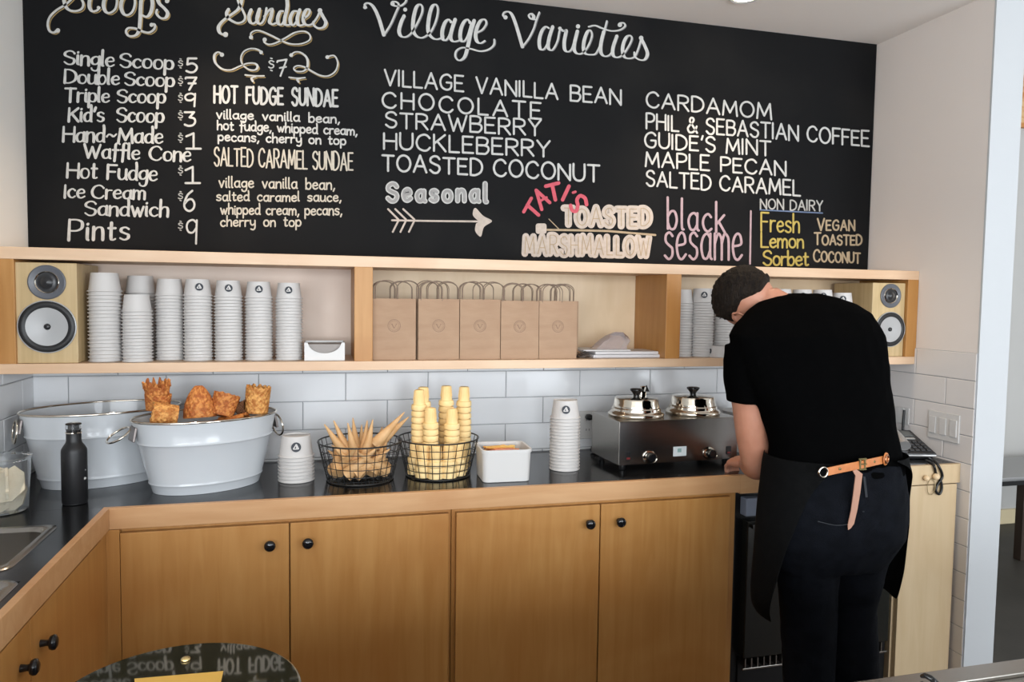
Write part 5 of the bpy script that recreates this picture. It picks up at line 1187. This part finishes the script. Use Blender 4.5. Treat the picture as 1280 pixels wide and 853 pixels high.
# back edges: how far each side reaches across the back (angle from straight back, degrees)
def apron():
    n = 66; m = 16; b_ = MB(); vs = []
    hemk = ((-75, 740), (0, 757), (14, 752), (34, 729), (140, 738), (172, 762), (200, 772), (232, 783), (300, 783))
    tlk = ((0, 14), (.06, 30), (.16, 44), (.5, 62), (.85, 76), (1, 84)); trk = ((0, 20), (.08, 52), (.16, 70), (.3, 79), (.8, 79), (1, 86))
    def lk(k, x):
        for p, q in zip(k, k[1:]):
            if x <= q[0]: return p[1]+(q[1]-p[1])*max(0, (x-p[0]))/(q[0]-p[0])
        return k[-1][1]
    for j in range(m+1):
        v = j/m; a0, a1 = -90+lk(trk, v), 270-lk(tlk, v)
        for i in range(n+1):
            td = a0+(a1-a0)*i/n; t = R(td); py = 566+(lk(hemk, td)-566)*v
            q = [lk([(r_[0], r_[c]) for r_ in AP], py) for c in (1, 2, 3)]
            A0, B0 = at(q[0], py, 'y', q[2]), at(q[1], py, 'y', q[2]); c_ = (A0+B0)/2; rx = (B0.x-A0.x)/2; ry = .142+.016*v
            ct, s_ = math.cos(t), math.sin(t); w_ = .004*math.sin(t*9)*v
            vs.append((c_.x+(rx+w_)*math.copysign(abs(ct)**.87, ct), q[2]+(ry+w_)*math.copysign(abs(s_)**.87, s_), c_.z))
    k = n+1; b_.add(vs, [(j*k+i, j*k+i+1, (j+1)*k+i+1, (j+1)*k+i) for j in range(m) for i in range(n)])
    o = b_.obj('apron', apron_m, man, 180, world=True); s_ = o.modifiers.new('thick', 'SOLIDIFY'); s_.thickness = .003; s_.offset = 1
    o.modifiers.new('sub', 'SUBSURF').render_levels = 1; return o
ap = apron()
# --- strap across the back with eyelets, buckle and hanging end
def on_ap(px, py, out=.008):
    L, R_, y = AP[1][1:]
    for a, b in zip(AP, AP[1:]):
        if a[0] <= py <= b[0]: t = (py-a[0])/(b[0]-a[0]); L, R_, y = (a[i]+(b[i]-a[i])*t for i in (1, 2, 3))
    u = max(-.97, min(.97, (px-(L+R_)/2)/((R_-L)/2))); d = .142*(1-abs(u)**2.3)**(1/2.3)
    return Vector(at(px, py, 'y', y-d-out))
def eyelet(px, py, r_, m, nm_, out=.007, sl=0):
    c = on_ap(px, py, out); b = MB(); b.tube([(c.x+r_*math.cos(2*PI*i/28), c.y-.002+sl*r_*math.cos(2*PI*i/28), c.z+r_*math.sin(2*PI*i/28)) for i in range(28)], .0026, 8, True); return b.obj(nm_, m, ap, 60, world=True)
eyelet(1028.5, 590.5, .0135, chrome, 'metal_eyelet')
_oh = on_hip; on_hip = on_ap
st = ribbon('leather_strap', [(1034, 590), (1050, 586.5), (1070, 582.5), (1090, 578), (1104, 575)], .0215, tan_m, man, .004, .007)
c = on_hip(1108, 574, .020); MB().lathe([(.0001, .001), (.017, .001), (.019, -.002), (.017, -.004), (.0001, -.004)], 28, TR((c.x, c.y, c.z), (PI/2, 0, .55))).obj('strap_end', tan_m, st, 40, world=True)
eyelet(1108, 574, .011, mat('copper_ring', (.45, .22, .12), .35, 1), 'metal_eyelet', .022, .6)
b = MB()
for px, py in ((1075, 581), (1081, 580)):
    c = on_hip(px, py, .0105); b.box(c.x-.0025, c.x+.0025, c.y-.002, c.y+.002, c.z-.0145, c.z+.0145)
c = on_hip(1078, 580.5, .011)
for s in (-1, 1): b.box(c.x-.013, c.x+.013, c.y-.002, c.y+.002, c.z+s*.0145-.0022, c.z+s*.0145+.0022)
b.box(c.x-.010, c.x+.013, c.y-.003, c.y+.001, c.z-.0015, c.z+.0015); b.obj('buckle', mat('antique_brass', (.16, .13, .06), .35, 1), st, None, .0006, world=True)
for px, py in ((1050, 586.5), (1093, 577.5)):
    c = on_hip(px, py, .010); MB().lathe([(.0001, .0015), (.0035, .001), (.004, 0)], 12, TR((c.x, c.y, c.z), (PI/2, 0, 0))).obj('rivet', mat('antique_brass_r', (.16, .13, .06), .35, 1), st, 40, world=True)
c = MB(); q = [on_hip(px, py, o_) for px, py, o_ in ((1068.5, 588, .010), (1074, 594, .012), (1071.5, 615, .009), (1068, 638, .006), (1064, 656, .004), (1062, 662, .004))]
rg = []
for i, p in enumerate(q):
    w_ = (.006, .0112, .0112, .0105, .0100, .004)[i]; rg.append([p+Vector((w_, 0, .002)), p+Vector((-w_, 0, -.002)), p+Vector((-w_, .003, -.002)), p+Vector((w_, .003, .002))])
c.rings(rg, True).obj('strap_tail', pale_l, man, None, .0006, world=True)
# shoes
for lx_ in (legL[-1][0], legR[-1][0]):
    x = lx_[0]; rgs = []
    for yy, w_, h_ in ((-1.065, .030, .055), (-1.05, .038, .085), (-1.0, .040, .095), (-.93, .042, .075), (-.86, .047, .055), (-.80, .042, .042), (-.775, .022, .03)):
        rgs.append([(x+w_*math.copysign(abs(math.cos(t))**.8, math.cos(t)), yy, .004+h_/2+h_/2*math.copysign(abs(math.sin(t))**.8, math.sin(t))) for t in [2*PI*i/16 for i in range(16)]])
    MB().rings(rgs, True).obj('shoe', mat('black_shoe', (.012, .012, .012), .5), man, 50, world=True)
# the cup he is filling
cpv = at(969, 570, 'y', -.46); cup((cpv.x, -.455, CZ), 'paper cup standing on the counter in front of the man\'s hands', None, None, 1.0)
